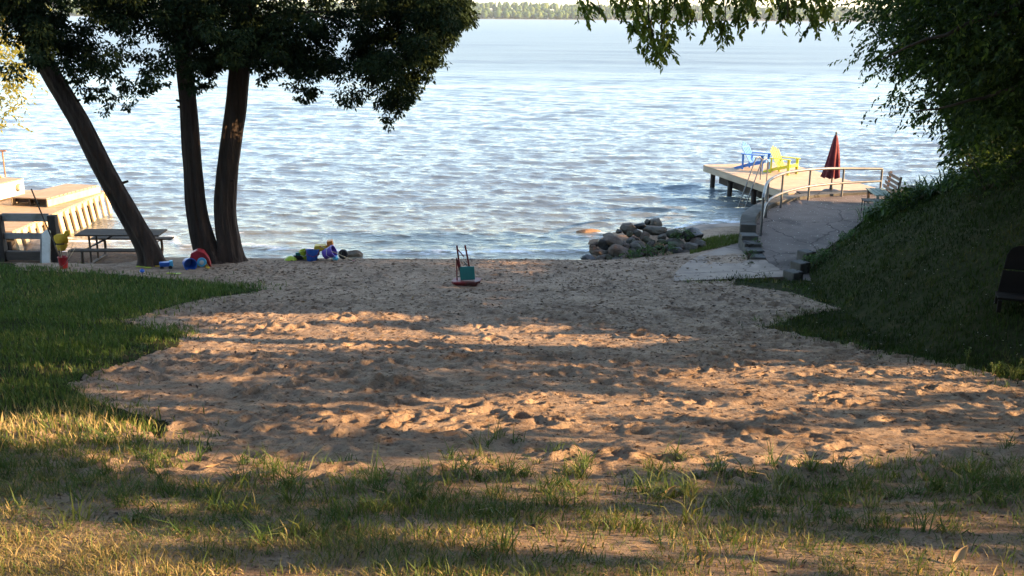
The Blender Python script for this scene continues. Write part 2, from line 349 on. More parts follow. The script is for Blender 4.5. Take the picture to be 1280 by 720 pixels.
# ------------------------------------------------------------------ ground
sand_poly = gpoly([(20, 322), (150, 318), (330, 321), (640, 321), (735, 320), (745, 300), (800, 280), (932, 272), (934, 330), (915, 356), (940, 359), (990, 366), (1052, 384),
                   (1000, 395), (955, 408), (1010, 422), (1110, 440), (1200, 458), (1290, 482), (1700, 560), (1700, 1200), (-700, 1200), (-300, 700), (-200, 560), (0, 535), (120, 522),
                   (200, 548), (215, 530), (120, 505), (85, 480), (130, 462), (225, 432), (225, 418), (150, 404), (230, 380), (330, 363), (240, 352), (100, 340), (20, 338)])
lawn_left = gpoly([(-900, 332), (-200, 332), (40, 334), (95, 340), (250, 354), (335, 361), (300, 368), (235, 378), (160, 402), (232, 412), (232, 422), (190, 428), (120, 460), (75, 490), (125, 512), (190, 535), (180, 560), (0, 560), (-60, 640), (-200, 760), (-900, 900)])
lawn_right = gpoly([(852, 352), (930, 352), (985, 355), (1012, 370), (1055, 382), (1010, 393), (950, 408), (1020, 424), (1120, 442), (1215, 462), (1290, 485), (1500, 540), (1700, 560)])
lawn_right = np.vstack([lawn_right, [[16, 9], [17, 22], [13, 29.5], [11.6, 29.3], [9.8, 27.4], [8.4, 25.2], [7.4, 23.8], [6.7, 22.6], [6.3, 21.6], [4.2, 21.0]]])
def gaps(a, b, d): return list(np.arange(a, b, d))
gx = np.array([-60, -50, -40, -32, -27, -23, -20] + gaps(-18, -9, .12) + gaps(-9, 7.5, .026) + gaps(7.5, 16, .09) + [16, 18, 21, 25, 32, 42, 60])
gy = np.array([-60, -40, -25, -15, -10, -7, -4, -2, -1, 0, 1, 2, 2.6, 3.2] + gaps(3.6, 7, .03) + gaps(7, 16, .026) + gaps(16, 22, .034) + gaps(22, 28, .045) + gaps(28, 34, .2) + [34, 37, 41, 47, 55, 70])
X, Yg = np.meshgrid(gx, gy)
Z = Hs(X, Yg)
insand = inpoly(sand_poly, X, Yg)
# sand relief: drifts, trampled footprints with raised rims
Z0 = Z.copy()
Z += np.where(insand, .10 * (fbm(X * .45, Yg * .6, 3) - .5), .09 * (fbm(X * .5, Yg * .5, 3) - .5)) * sstep(26, 22, Yg) * (1 - sstep(9, 12, np.abs(X)))
D = np.zeros_like(Z)
D += .012 * (fbm(X * 13, Yg * 13, 2) - .5) + (.030 * (fbm(X * 2.3, Yg * 2.6, 2) - .5) + .030 * (fbm(X * 6, Yg * 6.5, 3) - .5))
ridge = np.abs(fbm(X * 1.6 + 40, Yg * 2.0 + 9, 3) - .5)
D += .05 * (.12 - np.minimum(ridge, .12)) / .12 * .5
for i in range(5200):
    fx, fy = R.uniform(-6.5, 6.5), 6.4 + 17 * R.random() ** 1.25
    a = R.uniform(0, math.pi); L1 = R.uniform(.075, .17) if i < 1300 else R.uniform(.032, .075); L2 = L1 * R.uniform(.45, .8); dep = R.uniform(.014, .055) * (L1 / .12)
    x0, x1 = np.searchsorted(gx, [fx - .6, fx + .6]); y0, y1 = np.searchsorted(gy, [fy - .6, fy + .6])
    xx, yy = X[y0:y1, x0:x1] - fx, Yg[y0:y1, x0:x1] - fy
    u = (xx * math.cos(a) + yy * math.sin(a)) / L1; v = (-xx * math.sin(a) + yy * math.cos(a)) / L2
    r = np.sqrt(u * u + v * v)
    D[y0:y1, x0:x1] += dep * (-np.exp(-(r ** 3.2) * 1.1) + .55 * np.exp(-((r - 1.35) / .38) ** 2))
fade = (sstep(3.5, 7.5, Yg) * .75 + .25) * (.55 + .55 * sstep(.4, .6, fbm(X * .5 + 60, Yg * .8, 2)))
fade = fade * (1 - .45 * sstep(17, 21, Yg)) * (1 - .7 * sstep(22.8, 24.2, Yg))
Z += np.where(insand, D * fade, D * .22 * (1 - sstep(10, 15, np.abs(X))) * sstep(26, 23, Yg) * sstep(0, 4, Yg))
rampz = lambda x, y: np.interp(y, [21, 22.4, 24, 27, 30, 32], [.50, .53, .62, .80, .86, .86])
wallL = [(6.02, 22.4), (6.1, 24.0), (6.3, 25.4), (6.65, 26.7), (7.4, 28.2), (8.6, 29.55), (9.9, 30.1), (11.6, 30.55), (13, 30.9)]
rampR = [(6.6, 20.9), (6.85, 22.2), (7.45, 23.5), (8.4, 24.9), (9.7, 26.9), (11, 28.2), (12.4, 28.8), (13.2, 29.1)]
ramp_poly = np.array([(5.7, 20.9)] + wallL + [(p[0] - .06, p[1]) for p in rampR[::-1]])
Z = np.where(inpoly(ramp_poly, X, Yg), np.minimum(Z, rampz(X, Yg) - .06), Z)
path_mask_poly = gpoly([(838, 352), (848, 332), (925, 305), (946, 300), (1060, 250), (1110, 240), (1070, 275), (1000, 335), (985, 356)])
Z = np.where(inpoly(path_mask_poly, X, Yg), np.minimum(Z, Z0 + .035 * (fbm(X * 2.2, Yg * 2.2, 2) - .25)), Z)
nx_, ny_ = len(gx), len(gy)
idx = np.arange(nx_ * ny_).reshape(ny_, nx_)
quads = np.stack([idx[:-1, :-1], idx[:-1, 1:], idx[1:, 1:], idx[1:, :-1]], -1).reshape(-1, 4)
V = np.stack([X, Yg, Z], -1).reshape(-1, 3)
cx = V[quads].mean(1)
qs = inpoly(sand_poly, cx[:, 0] + .05 * (vnoise(cx[:, 0] * 9, cx[:, 1] * 9) - .5), cx[:, 1]) | ((cx[:, 1] > 21) & (cx[:, 2] < .34) & (cx[:, 0] > -16) & (cx[:, 0] < 9))
def sub(q, name, mat):
    u, inv = np.unique(q, return_inverse=True)
    return npmesh(name, V[u], inv.reshape(-1, 4), mat, smooth=True)
tag(sub(quads[qs], 'sand', M['sand']), kind='structure')
tag(sub(quads[~qs], 'ground', M['soil']), kind='structure')
def gz(x, y):          # detailed ground height
    x = np.asarray(x, float); y = np.asarray(y, float)
    i = np.clip(np.searchsorted(gx, x) - 1, 0, nx_ - 2); j = np.clip(np.searchsorted(gy, y) - 1, 0, ny_ - 2)
    tx = (x - gx[i]) / (gx[i + 1] - gx[i]); ty = (y - gy[j]) / (gy[j + 1] - gy[j])
    return (Z[j, i] * (1 - tx) + Z[j, i + 1] * tx) * (1 - ty) + (Z[j + 1, i] * (1 - tx) + Z[j + 1, i + 1] * tx) * ty
def gzf(x, y): return float(gz(x, y))

# ------------------------------------------------------------------ where the sun gets through the trees (used to leave gaps between leaves)
ea = np.cross(SUN, [0, 0, 1]); ea /= np.linalg.norm(ea); eb = np.cross(ea, SUN)
LG = .05; LO = np.array([-60.0, -30.0]); LN = (2400, 1600)
litmap = np.zeros(LN, bool)
def sunpix(p):
    p = np.asarray(p); return ((np.stack([p @ ea, p @ eb], -1) - LO) / LG).astype(int)
lp = {}
bands = [
    (gpoly([(200, 430), (260, 414), (330, 406), (440, 410), (560, 414), (610, 405), (690, 402), (800, 412), (836, 424), (740, 435), (640, 440), (560, 436), (440, 435), (330, 442), (250, 440)]), .45),
    (gpoly([(250, 400), (330, 392), (440, 388), (480, 393), (560, 396), (480, 402), (330, 404)]), .66),
    (gpoly([(460, 516), (540, 500), (620, 486), (700, 492), (770, 494), (840, 480), (880, 464), (1000, 462), (1100, 456), (1190, 466), (1222, 478), (1190, 492), (1060, 498), (1000, 508), (900, 522), (760, 531), (640, 536), (500, 540), (450, 532)]), .445),
    (gpoly([(150, 480), (320, 500), (470, 505), (430, 545), (300, 560), (200, 540)]), .82),
    (gpoly([(560, 575), (660, 562), (800, 560), (920, 552), (1100, 536), (1210, 538), (1190, 560), (1060, 572), (1000, 585), (760, 590), (560, 592)]), .54),
    (gpoly([(-80, 528), (185, 526), (208, 546), (120, 550), (-80, 556)]), .34),
    (gpoly([(160, 568), (330, 570), (420, 578), (420, 590), (160, 585)]), .45),
    (gpoly([(-80, 600), (200, 625), (420, 650), (700, 640), (880, 650), (880, 720), (640, 740), (-80, 740)]), .735),
    (gpoly([(420, 588), (740, 596), (760, 625), (420, 620)]), .60),
    (gpoly([(820, 670), (1100, 690), (1300, 640), (1300, 760), (820, 760)]), .74),
]
sx_, sy_ = np.meshgrid(np.arange(-7, 9, .03), np.arange(3.6, 18, .02))
lit = np.zeros(sx_.shape, bool)
nz = fbm(sx_ * .9 + 3, sy_ * 2.3, 4)
nz = np.where(sy_ < 6.9, fbm(sx_ * 1.9 + 8, sy_ * 3.2 + 5, 4), nz)
nz = (nz - .5) * 1.5 + .5
for poly, th in bands: lit |= inpoly(poly, sx_, sy_) & (nz > th)
pts = np.stack([sx_[lit], sy_[lit], Hs(sx_[lit], sy_[lit])], -1)
extra = []
def litbox(x0, x1, y0, y1, z0, z1, st=.08):
    a, b, c = np.meshgrid(np.arange(x0, x1, st), np.arange(y0, y1, st), np.arange(z0, z1, st), indexing='ij')
    extra.append(np.stack([a.ravel(), b.ravel(), c.ravel()], -1))
litbox(-19, -12.5, 24.6, 32, .5, 1.4, .15); litbox(-20, -12.8, 24, 33, 2, 8, .2); litbox(7, 13, 30, 37, .5, 3.0, .15); litbox(1.5, 2.8, 27, 28.6, 0, .4, .1)
allp = np.vstack([pts] + extra)
ij = sunpix(allp); ok = (ij >= 0).all(1) & (ij[:, 0] < LN[0]) & (ij[:, 1] < LN[1]); ij = ij[ok]
litmap[ij[:, 0], ij[:, 1]] = True
d_ = litmap.copy()
for _ in range(2):
    for a, b in ((1, 0), (-1, 0), (0, 1), (0, -1)): d_ |= np.roll(np.roll(litmap, a, 0), b, 1)
    litmap = d_.copy()
def shade_ok(p):
    ij = np.clip(sunpix(p), 0, np.array(LN) - 1); return ~litmap[ij[:, 0], ij[:, 1]]

# ------------------------------------------------------------------ lake
pyr = np.concatenate([np.arange(350, 60, -.42), np.arange(60, 22.6, -.34)])
ang = PITCH - np.arctan((360 - pyr) / FPX)
wy = 6.1 / np.tan(ang); wy = wy[wy > 0]; wy = np.concatenate([wy[wy < 1650], [1700, 1800, 2000]])
wu = np.concatenate([[-6, -3, -1.6, -1.1, -.85], np.linspace(-.72, .72, 900), [.85, 1.1, 1.6, 3, 6]])
U, WY = np.meshgrid(wu, wy); WX = U * WY * 1.0
sp = np.gradient(wy)[:, None] * np.ones_like(U)
H = np.zeros_like(WX); DX = np.zeros_like(WX); DY = np.zeros_like(WX)
RW = np.random.default_rng(5)
for i in range(110):
    lam = .26 * (3.2 / .26) ** RW.random(); th = rad(-90) + RW.normal(-.18, .30); k = 2 * math.pi / lam
    A = .0145 * lam ** .9 * (1.15 if lam < 1.3 else .62) * RW.uniform(.5, 1.2) * .27
    ph = RW.uniform(0, 6.28); kx, ky = math.cos(th), math.sin(th)
    arg = k * (kx * WX + ky * WY) + ph
    wgt = sstep(1.2, 2.6, lam / sp)
    s_, c_ = np.sin(arg), np.cos(arg)
    H += A * wgt * c_; DX += -kx * A * wgt * s_ * .8; DY += -ky * A * wgt * s_ * .8
env = .75 + .5 * fbm(WX * .05, WY * .08, 3)
H *= env
for i in range(26):                      # longer swells further out
    lam = 5 * (28 / 5) ** RW.random(); th = rad(-90) + RW.normal(-.15, .22); k = 2 * math.pi / lam; A = .009 * RW.uniform(.5, 1.2) / k
    H += A * sstep(45, 130, WY) * sstep(1.2, 2.6, lam / sp) * np.cos(k * (math.cos(th) * WX + math.sin(th) * WY) + RW.uniform(0, 6.28))
near = sstep(26, 31, WY)
H = H * (.5 + .5 * near)
# little breakers rolling on to the beach
shore_d = WY - (24.6 + 4.3 * sstep(2, 6.5, WX) + 1.2 * sstep(-8.9, -9.7, WX))
br = np.sin(shore_d * 3.1 + 2.2 * fbm(WX * .35, WY * .3, 3) * 3)
H += np.where((shore_d > -1) & (shore_d < 7), .045 * np.maximum(br, 0) ** 3 * sstep(7, 1.5, shore_d), 0)
wt = sstep(11, 0, shore_d) * .72 + .28 * sstep(4, 0, shore_d)
wt = np.clip(wt + .5 * (fbm(WX * .22, WY * .5, 3) - .5) * sstep(16, 2, shore_d), 0, 1)
foam = .30 * sstep(9, .2, shore_d) * (.35 + np.maximum(br, 0)) + .22 * sstep(.8, -.1, shore_d)
foam = np.where(shore_d > 30, -.2 + 0 * foam, foam - .1)
n1, n2 = WX.shape; wi = np.arange(n1 * n2).reshape(n1, n2)
wq = np.stack([wi[:-1, :-1], wi[:-1, 1:], wi[1:, 1:], wi[1:, :-1]], -1).reshape(-1, 4)
lake = npmesh('lake_water', np.stack([WX + DX, WY + DY, H], -1).reshape(-1, 3), wq, M['water'], tint=wt.ravel(), smooth=True)
fa = lake.data.attributes.new('foam', 'FLOAT', 'POINT'); fa.data.foreach_set('value', foam.ravel().astype(np.float32))
ca = lake.data.attributes.new('chop', 'FLOAT', 'POINT'); ca.data.foreach_set('value', (.035 + .30 * sstep(30, 150, WY)).ravel().astype(np.float32))   # ripples too fine for the mesh
tag(lake, kind='structure')

# ------------------------------------------------------------------ far shore
fxs = np.linspace(-2600, 2600, 200); fys = np.array([1745, 1752, 1770, 1850, 2000, 2300, 2700])
FX, FY = np.meshgrid(fxs, fys)
def farh(x, y):
    hh = 19 + 10 * (fbm(x / 420 + 5, y / 900, 3) - .4) - x * .004
    return -1 + 2.2 * sstep(1745, 1756, y) + hh * sstep(1752, 2150, y) * .95
FZ = farh(FX, FY); fi = np.arange(FX.size).reshape(FX.shape)
fq = np.stack([fi[:-1, :-1], fi[:-1, 1:], fi[1:, 1:], fi[1:, :-1]], -1).reshape(-1, 4)
far_soil = pbr('far_shore_soil', (.30, .27, .19), (.12, .13, .06), scale=.01, rough=.95)
tag(npmesh('far_shore_hills', np.stack([FX, FY, FZ], -1).reshape(-1, 3), fq, far_soil, smooth=True), kind='structure')
bm = bmesh.new(); bmesh.ops.create_icosphere(bm, subdivisions=2, radius=1); ico = np.array([v.co[:] for v in bm.verts]); icof = np.array([[v.index for v in f.verts] for f in bm.faces]); bm.free()
bm = bmesh.new(); bmesh.ops.create_icosphere(bm, subdivisions=4, radius=1); ico4 = np.array([v.co[:] for v in bm.verts]); ico4f = np.array([[v.index for v in f.verts] for f in bm.faces]); bm.free()
NT = 5200
ty = 1757 + 560 * R.random(NT) ** 1.7; tx = R.uniform(-1500, 1500, NT)
conif = R.random(NT) < .3
th = np.where(conif, R.uniform(9, 17, NT), R.uniform(7, 14, NT)) * (.45 + 1.0 * fbm(tx / 110, ty / 140, 3)); tw = np.where(conif, R.uniform(2, 3.2, NT), R.uniform(3, 6, NT))
vv = ico[None] * np.stack([tw, tw, th * .5], -1)[:, None, :]
taper = np.where(conif[:, None], np.clip(1.25 - .6 * (ico[None, :, 2] + 1), .05, 2), 1.0)
vv[:, :, :2] *= taper[:, :, None]
vv *= (1 + .35 * (R.random((NT, len(ico), 1)) - .5))
vv += np.stack([tx, ty, farh(tx, ty) + th * .48], -1)[:, None, :]
ff = icof[None] + (np.arange(NT) * len(ico))[:, None, None]
far_leaf = leafmat('far_foliage', [(0, (.025, .05, .016)), (.5, (.05, .085, .024)), (1, (.12, .14, .04))], .1, .8, .1)
tt = np.clip(.35 + .5 * (fbm(tx / 70, ty / 50, 2) - .3) + R.normal(0, .2, NT) - .3 * conif, 0, 1)
tag(npmesh('far_forest', vv.reshape(-1, 3), ff.reshape(-1, 3), far_leaf, tint=np.repeat(tt, len(ico))), 'pale green wooded far shore across the lake', 'forest', kind='stuff')

# ------------------------------------------------------------------ leaves, trunks
def unit(a): return a / np.maximum(np.linalg.norm(a, axis=-1, keepdims=True), 1e-6)
def leaf_mesh(name, c, d, n, ln, wd, tint, mat, parent, fold=.18):
    """pointed, slightly folded leaves: base c, direction d, normal n"""
    d = unit(d); s = unit(np.cross(d, n)); n = np.cross(s, d)
    ln = ln[:, None]; wd = wd[:, None]
    mid = c + d * ln * .42
    v = np.stack([c, mid + s * wd * .5 + n * wd * fold, c + d * ln - n * ln * .08, mid - s * wd * .5 + n * wd * fold], 1)
    k = np.arange(len(c))[:, None] * 4
    f = np.concatenate([k + [0, 1, 2], k + [0, 2, 3]])
    loc = np.array(parent.location) if parent else np.zeros(3)
    return npmesh(name, v.reshape(-1, 3) - loc, f, mat, parent, tint=np.repeat(tint, 4))
def rdir(n): return unit(R.normal(size=(n, 3)))
def cedar_leaves(cl, rad_, per):
    """flat drooping cedar sprays filling clumps centred on cl"""
    n = len(cl) * per
    q = np.repeat(cl, per, 0); rr = np.repeat(rad_, per)[:, None]
    o = rdir(n) * R.random((n, 1)) ** .45 * rr * [1, 1, .8]
    c = q + o
    d = unit(unit(o) * [.8, .8, .35] + [0, 0, -.75] + R.normal(0, .35, (n, 3)))
    nn = rdir(n)
    ln = R.uniform(.05, .125, n); wd = ln * R.uniform(.32, .6, n)
    t = np.clip(np.repeat(R.normal(.45, .2, len(cl)), per) + R.normal(0, .14, n), 0, 1)
    return c, d, nn, ln, wd, t
def maple_twigs(st, dirs, nl, size, tl=.45):
    """twigs from st along dirs, nl pointed leaflets along each, hanging"""
    n = len(st); s = np.tile((np.arange(nl) + .6) / nl, n); q = np.repeat(st, nl, 0); dd = np.repeat(dirs, nl, 0)
    tlen = np.repeat(R.uniform(.6, 1.3, n) * tl, nl)
    c = q + dd * (s * tlen)[:, None] - np.stack([0 * s, 0 * s, s * s * tlen * .45], -1)
    side = unit(np.cross(dd, [0, 0, 1.0]) + 1e-3) * np.where(np.arange(n * nl) % 2, 1, -1)[:, None]
    d = unit(dd * .5 + side * R.uniform(.2, 1, (n * nl, 1)) + np.array([0, 0, -.6]) + R.normal(0, .3, (n * nl, 3)))
    nn = unit(np.array([-.25, -.35, .35]) + R.normal(0, .75, (n * nl, 3)))
    ln = size * R.uniform(.7, 1.3, n * nl); wd = ln * R.uniform(.34, .52, n * nl)
    t = np.clip(np.repeat(R.normal(.45, .18, n), nl) + R.normal(0, .15, n * nl), 0, 1)
    return c, d, nn, ln, wd, t
def cut(a, k): return [q[k] for q in a]
def trunk(name, pts, rads, mat, parent, seg=56, flare=.0, knots=0):
    pts = [Vector(p) for p in pts]; n = len(pts); fine = []; fr = []
    for i in range(n - 1):                     # Catmull-Rom through the given points
        p0, p1, p2, p3 = pts[max(i - 1, 0)], pts[i], pts[i + 1], pts[min(i + 2, n - 1)]
        for k in range(10):
            t = k / 10
            fine.append(.5 * (2 * p1 + (p2 - p0) * t + (2 * p0 - 5 * p1 + 4 * p2 - p3) * t * t + (3 * p1 - p0 - 3 * p2 + p3) * t ** 3)); fr.append(rads[i] * (1 - t) + rads[i + 1] * t)
    fine.append(pts[-1]); fr.append(rads[-1])
    mb = MB().tube(fine, fr, seg, cap=True)
    V_ = np.array(mb.v); ph = R.uniform(0, 6, 4)
    for i, p in enumerate(fine):
        ring = V_[i * seg:(i + 1) * seg]; c = np.array(p); o = ring - c; a = np.arange(seg) * 2 * math.pi / seg
        tt_ = i / len(fine)
        g = 1 + .07 * np.sin(a * 3 + ph[0] + tt_ * 2) + .05 * np.sin(a * 7 + ph[1] + tt_ * 3) + .03 * np.sin(a * 11 + ph[2]) + .05 * (vnoise(a * 3, np.full(seg, i * .35)) - .5)
        g += .05 * (vnoise(a * 9, np.full(seg, i * .12)) - .5) * 2 + flare * math.exp(-i / 4.0) * (1 + .85 * np.sin(a * 5 + ph[3]))
        V_[i * seg:(i + 1) * seg] = c + o * g[:, None]
    mb.v = [tuple(q) for q in V_]
    for k in range(knots):                     # stubs of cut branches
        i = R.integers(int(len(fine) * .25), len(fine) - 2); p = fine[i]; a = R.uniform(0, 6.28); dr = Vector((math.cos(a), math.sin(a) * .4, .25)).normalized()
        mb.tube([p + dr * fr[i] * .8, p + dr * (fr[i] + R.uniform(.06, .13))], [.035, .026], 8)
    loc = parent.location; mb.v = [tuple(Vector(v) - loc) for v in mb.v]
    return mb, fine, fr
def limbs(mb, segs, loc):
    for pts, r0, r1 in segs:
        pts = [Vector(p) for p in pts]; q = [pts[0]] + pts + [pts[-1]]; sm = []
        for i in range(1, len(q) - 2):
            for k in range(5):
                t = k / 5; a, b, c, d = q[i - 1], q[i], q[i + 1], q[i + 2]
                sm.append(.5 * (2 * b + (c - a) * t + (2 * a - 5 * b + 4 * c - d) * t * t + (3 * b - a - 3 * c + d) * t ** 3) + (Vector(R.normal(0, .02 * min(1, (c - b).length), 3)) if k else Vector()))
        pts = sm + [pts[-1]]
        n = len(pts); mb.tube([Vector(p) - loc for p in pts], [r0 + (r1 - r0) * i / (n - 1) for i in range(n)], 9)

# --- cedars on the left: envelope of the foliage underside, metres
envpx = [(-260, 60), (-60, 60), (0, 50), (18, 30), (40, 45), (60, 72), (80, 100), (100, 108), (112, 118), (126, 110), (140, 134), (148, 108), (165, 104), (185, 116), (200, 95), (215, 78), (235, 112), (258, 104), (272, 84), (300, 92), (325, 88), (338, 95), (350, 78), (362, 92), (382, 120), (398, 104), (412, 118), (428, 148), (446, 150), (458, 120), (470, 128), (484, 150), (505, 130), (520, 108), (540, 88), (556, 70), (566, 50), (577, 45), (582, 22), (574, 0), (566, -30), (540, -110), (480, -200)]
EV = np.array([[Y(a, b, 22.3).x, Y(a, b, 22.3).z] for a, b in envpx])
def cedar_env(x): return np.interp(x, EV[:38, 0], EV[:38, 1])
n_ = 3000
cxs = R.uniform(-13.5, -1.05, n_); ztop = np.where(cxs > -3, 8.2, 10.5) - .25 * np.maximum(cxs + 3.5, 0)
czs = cedar_env(cxs) + .26 + (R.random(n_) ** 1.25) * (ztop - cedar_env(cxs))
hole = fbm(cxs * 1.1 + 8, czs * 1.3, 3); hole = np.where((cxs > -4.6) & (fbm(cxs * 3.1, czs * 3.1 + 7, 2) < .40), .36, hole)
thin = np.where(czs < 6.8, np.where(hole < .35, .08, np.where(hole < .42, .5, 1)), .55)
leftgap = np.where((cxs < -7.6) & (czs < 6.3) & (hole < .47), .6, 1)
keep = R.random(n_) < thin * leftgap
# the lake shows between leaning trunk and crown
cl = np.stack([cxs, 22.4 + R.normal(0, .8, n_), czs], -1)[keep]
frx = R.uniform(-12.6, -1.3, 260); frz = cedar_env(frx) + R.uniform(-.16, .14, 260); fro = fbm(frx * 2.2, frx * 0 + 3, 3) > .46
frl = np.stack([frx, 22.4 + R.normal(0, .6, 260), frz], -1)[fro]; ncl = len(cl); cl = np.vstack([cl, frl])
rr = R.uniform(.2, .36, len(cl)); rr[ncl:] = R.uniform(.07, .15, len(cl) - ncl)
base1 = Y(188, 333, 22.5); t1 = thing('cedar_tree', 'leaning cedar with a slanted bare trunk beside the picnic table', 'tree', base1)
ly = 22.5
tp = [(Y(192, 336, ly), 0.304), (Y(186, 312, ly), 0.252), (Y(166, 275, ly), 0.231), (Y(131, 213, ly), 0.217), (Y(100, 152, ly), 0.209), (Y(66, 95, ly), 0.204), (Y(40, 45, ly), 0.200), (Y(18, 5, ly - .1), 0.209), (Y(-10, -60, ly - .2), 0.183), (Y(-30, -160, ly - .2), 0.131), (Y(-40, -260, ly - .2), 0.044)]
mb, f1, r1 = trunk('trunk', [p for p, _ in tp], [r for _, r in tp], M['bark'], t1, flare=.42, knots=9)
segs = []
for k in range(10):
    i = R.integers(66, 98); a = f1[i]; dx = R.uniform(.4, 2.6) * (1 if k % 4 else -1)
    segs.append(([a, a + Vector((dx * .5, R.uniform(-.5, .5), .1)), a + Vector((dx, R.uniform(-.9, .9), -.25 - .1 * abs(dx)))], .05, .012))
limbs(mb, segs, t1.location); mb.build('trunk', M['bark'], t1, smooth=True)
base2 = G(272, 327); t2 = thing('cedar_tree', 'twin-trunk cedar standing at the edge of the sand by the water', 'tree', base2)
by = base2.y
tA = [(Y(264, 332, by), 0.313), (Y(256, 305, by), 0.261), (Y(247, 265, by), 0.226), (Y(241, 200, by), 0.196), (Y(236, 130, by), 0.183), (Y(229, 62, by), 0.174), (Y(224, 0, by), 0.183), (Y(215, -120, by), 0.131), (Y(210, -260, by), 0.035)]
tB = [(Y(288, 333, by + .1), 0.331), (Y(286, 305, by + .1), 0.270), (Y(281, 265, by + .1), 0.252), (Y(285, 205, by + .1), 0.239), (Y(294, 140, by + .1), 0.231), (Y(300, 80, by + .1), 0.217), (Y(305, 10, by + .1), 0.217), (Y(315, -120, by), 0.148), (Y(320, -260, by), 0.044)]
for tt_ in (tA, tB):
    mb, f2, r2 = trunk('trunk', [p for p, _ in tt_], [r for _, r in tt_], M['bark'], t2, flare=.45, knots=8)
    segs = []
    for k in range(12):
        i = R.integers(58, 78); a = f2[min(i, len(f2) - 1)]; sgn = 1 if tt_ is tB else -1
        dx = R.uniform(.8, 4.6 if tt_ is tB else 1.8) * sgn
        segs.append(([a, a + Vector((dx * .5, R.uniform(-.5, .5), .25)), a + Vector((dx, R.uniform(-.9, .9), .12 - .08 * abs(dx)))], .05, .012))
    limbs(mb, segs, t2.location); mb.build('trunk', M['bark'], t2, smooth=True)
own1 = cl[:, 0] < -7.9
for t_, k in ((t1, own1), (t2, ~own1)):
    low = cl[k][:, 2] < 7
    A_ = cedar_leaves(cl[k][low & (rr[k] >= .16)], rr[k][low & (rr[k] >= .16)] * .92, 150); F_ = cedar_leaves(cl[k][low & (rr[k] < .16)], rr[k][low & (rr[k] < .16)], 34)
    A_ = [np.concatenate([a, b]) for a, b in zip(A_, F_)]; B_ = cedar_leaves(cl[k][~low], rr[k][~low] * 1.3, 45); B_[3][:] *= 1.6; B_[4][:] *= 1.6
    A_ = [np.concatenate([a, b]) for a, b in zip(A_, B_)]
    leaf_mesh('crown', *A_, M['cedar'], t_)

# --- big maple on the bank at the right, with boughs reaching over the sand
tb = Vector((10.4, 17.3, hs(10.4, 17.3))); t3 = thing('maple_tree', 'big dark maple crowning the grassy bank with boughs over the beach', 'tree', tb)
tp = [(tb + Vector((0, 0, -.3)), .42), (tb + Vector((.1, .1, 1)), .32), (tb + Vector((-.1, 0, 2.4)), .29), (tb + Vector((-.4, -.4, 4)), .24), (tb + Vector((-.5, -.8, 6)), .15), (tb + Vector((-.4, -1, 8)), .05)]
mbt, f3, r3 = trunk('trunk', [p for p, _ in tp], [r for _, r in tp], M['bark2'], t3, flare=.3)
envR = [(1040, -60), (1056, -20), (1062, 12), (1074, 34), (1092, 62), (1078, 88), (1076, 108), (1108, 112), (1126, 128), (1140, 160), (1170, 166), (1196, 172), (1230, 178), (1290, 182), (1500, 170)]
ER = np.array([[Y(a, b, 16.5).x, Y(a, b, 16.5).z] for a, b in envR])
n_ = 9000
xs = R.uniform(5.0, 13.8, n_); zs_ = R.uniform(2.4, 11.5, n_); ys_ = 17.2 + R.normal(0, 1.5, n_)
zlow = np.interp(xs, np.sort(ER[:, 0]), ER[np.argsort(ER[:, 0]), 1])
xl = np.interp(zs_, ER[:, 1][::-1], ER[:, 0][::-1])
hz = Hs(xs, ys_)
xl = xl + .95
keep = (xs > xl - .1) & (zs_ > hz + .15) & (R.random(n_) < np.where(zs_ < 7, 1, .6))
hole = fbm(xs * 1.5 + 30, zs_ * 1.6, 3); edge = xs - xl
keep &= (hole > np.where(edge < 1.2, .47, np.where(edge < 2.2, .36, .12)))
keep &= ys_ < 20.6
st = np.stack([xs, ys_, zs_], -1)[keep]
vis = st[:, 0] < .62 * st[:, 1] + .5
dirs = unit(np.stack([R.normal(-.35, .6, len(st)), R.normal(-.2, .6, len(st)), R.normal(-.15, .35, len(st))], -1))
fine = vis & (st[:, 2] < 7.2)
A1 = maple_twigs(st[fine], dirs[fine], 13, .10, .5); A2 = maple_twigs(st[~fine], dirs[~fine], 7, .21, .7)
n_ = 15000
xs = R.uniform(4.8, 11.2, n_); zs_ = R.uniform(1.8, 7.6, n_); ys_ = 17.2 + R.normal(0, 1.3, n_)
xl = np.interp(zs_, ER[:, 1][::-1], ER[:, 0][::-1]) + .85 + .15 * np.maximum(zs_ - 5.4, 0); hz = Hs(xs, ys_); edge = xs - xl
hole = fbm(xs * 1.5 + 30, zs_ * 1.6, 3)
keep = (edge > 0) & (zs_ > hz + .1) & (hole > np.where(edge < .9, .46, np.where(edge < 2.0, .40, .05))) & (ys_ < 20.6)
st = np.stack([xs, ys_, zs_], -1)[keep]; dirs = unit(np.stack([R.normal(-.35, .6, len(st)), R.normal(-.2, .6, len(st)), R.normal(-.15, .35, len(st))], -1))
A1b = maple_twigs(st, dirs, 11, .10, .42)
n_ = 2600; xs = R.uniform(8.4, 13, n_); ys_ = R.uniform(18.8, 21.4, n_); zs_ = Hs(xs, ys_) + .3 + R.random(n_) * 6
st = np.stack([xs, ys_, zs_], -1)[xs > np.interp(zs_, ER[:, 1][::-1], ER[:, 0][::-1]) + 1.6]
A1c = maple_twigs(st, unit(R.normal(0, 1, (len(st), 3)) * [1, 1, .4]), 9, .16, .6)  # rear of the crown, filled out to keep sun off the cedar trunks
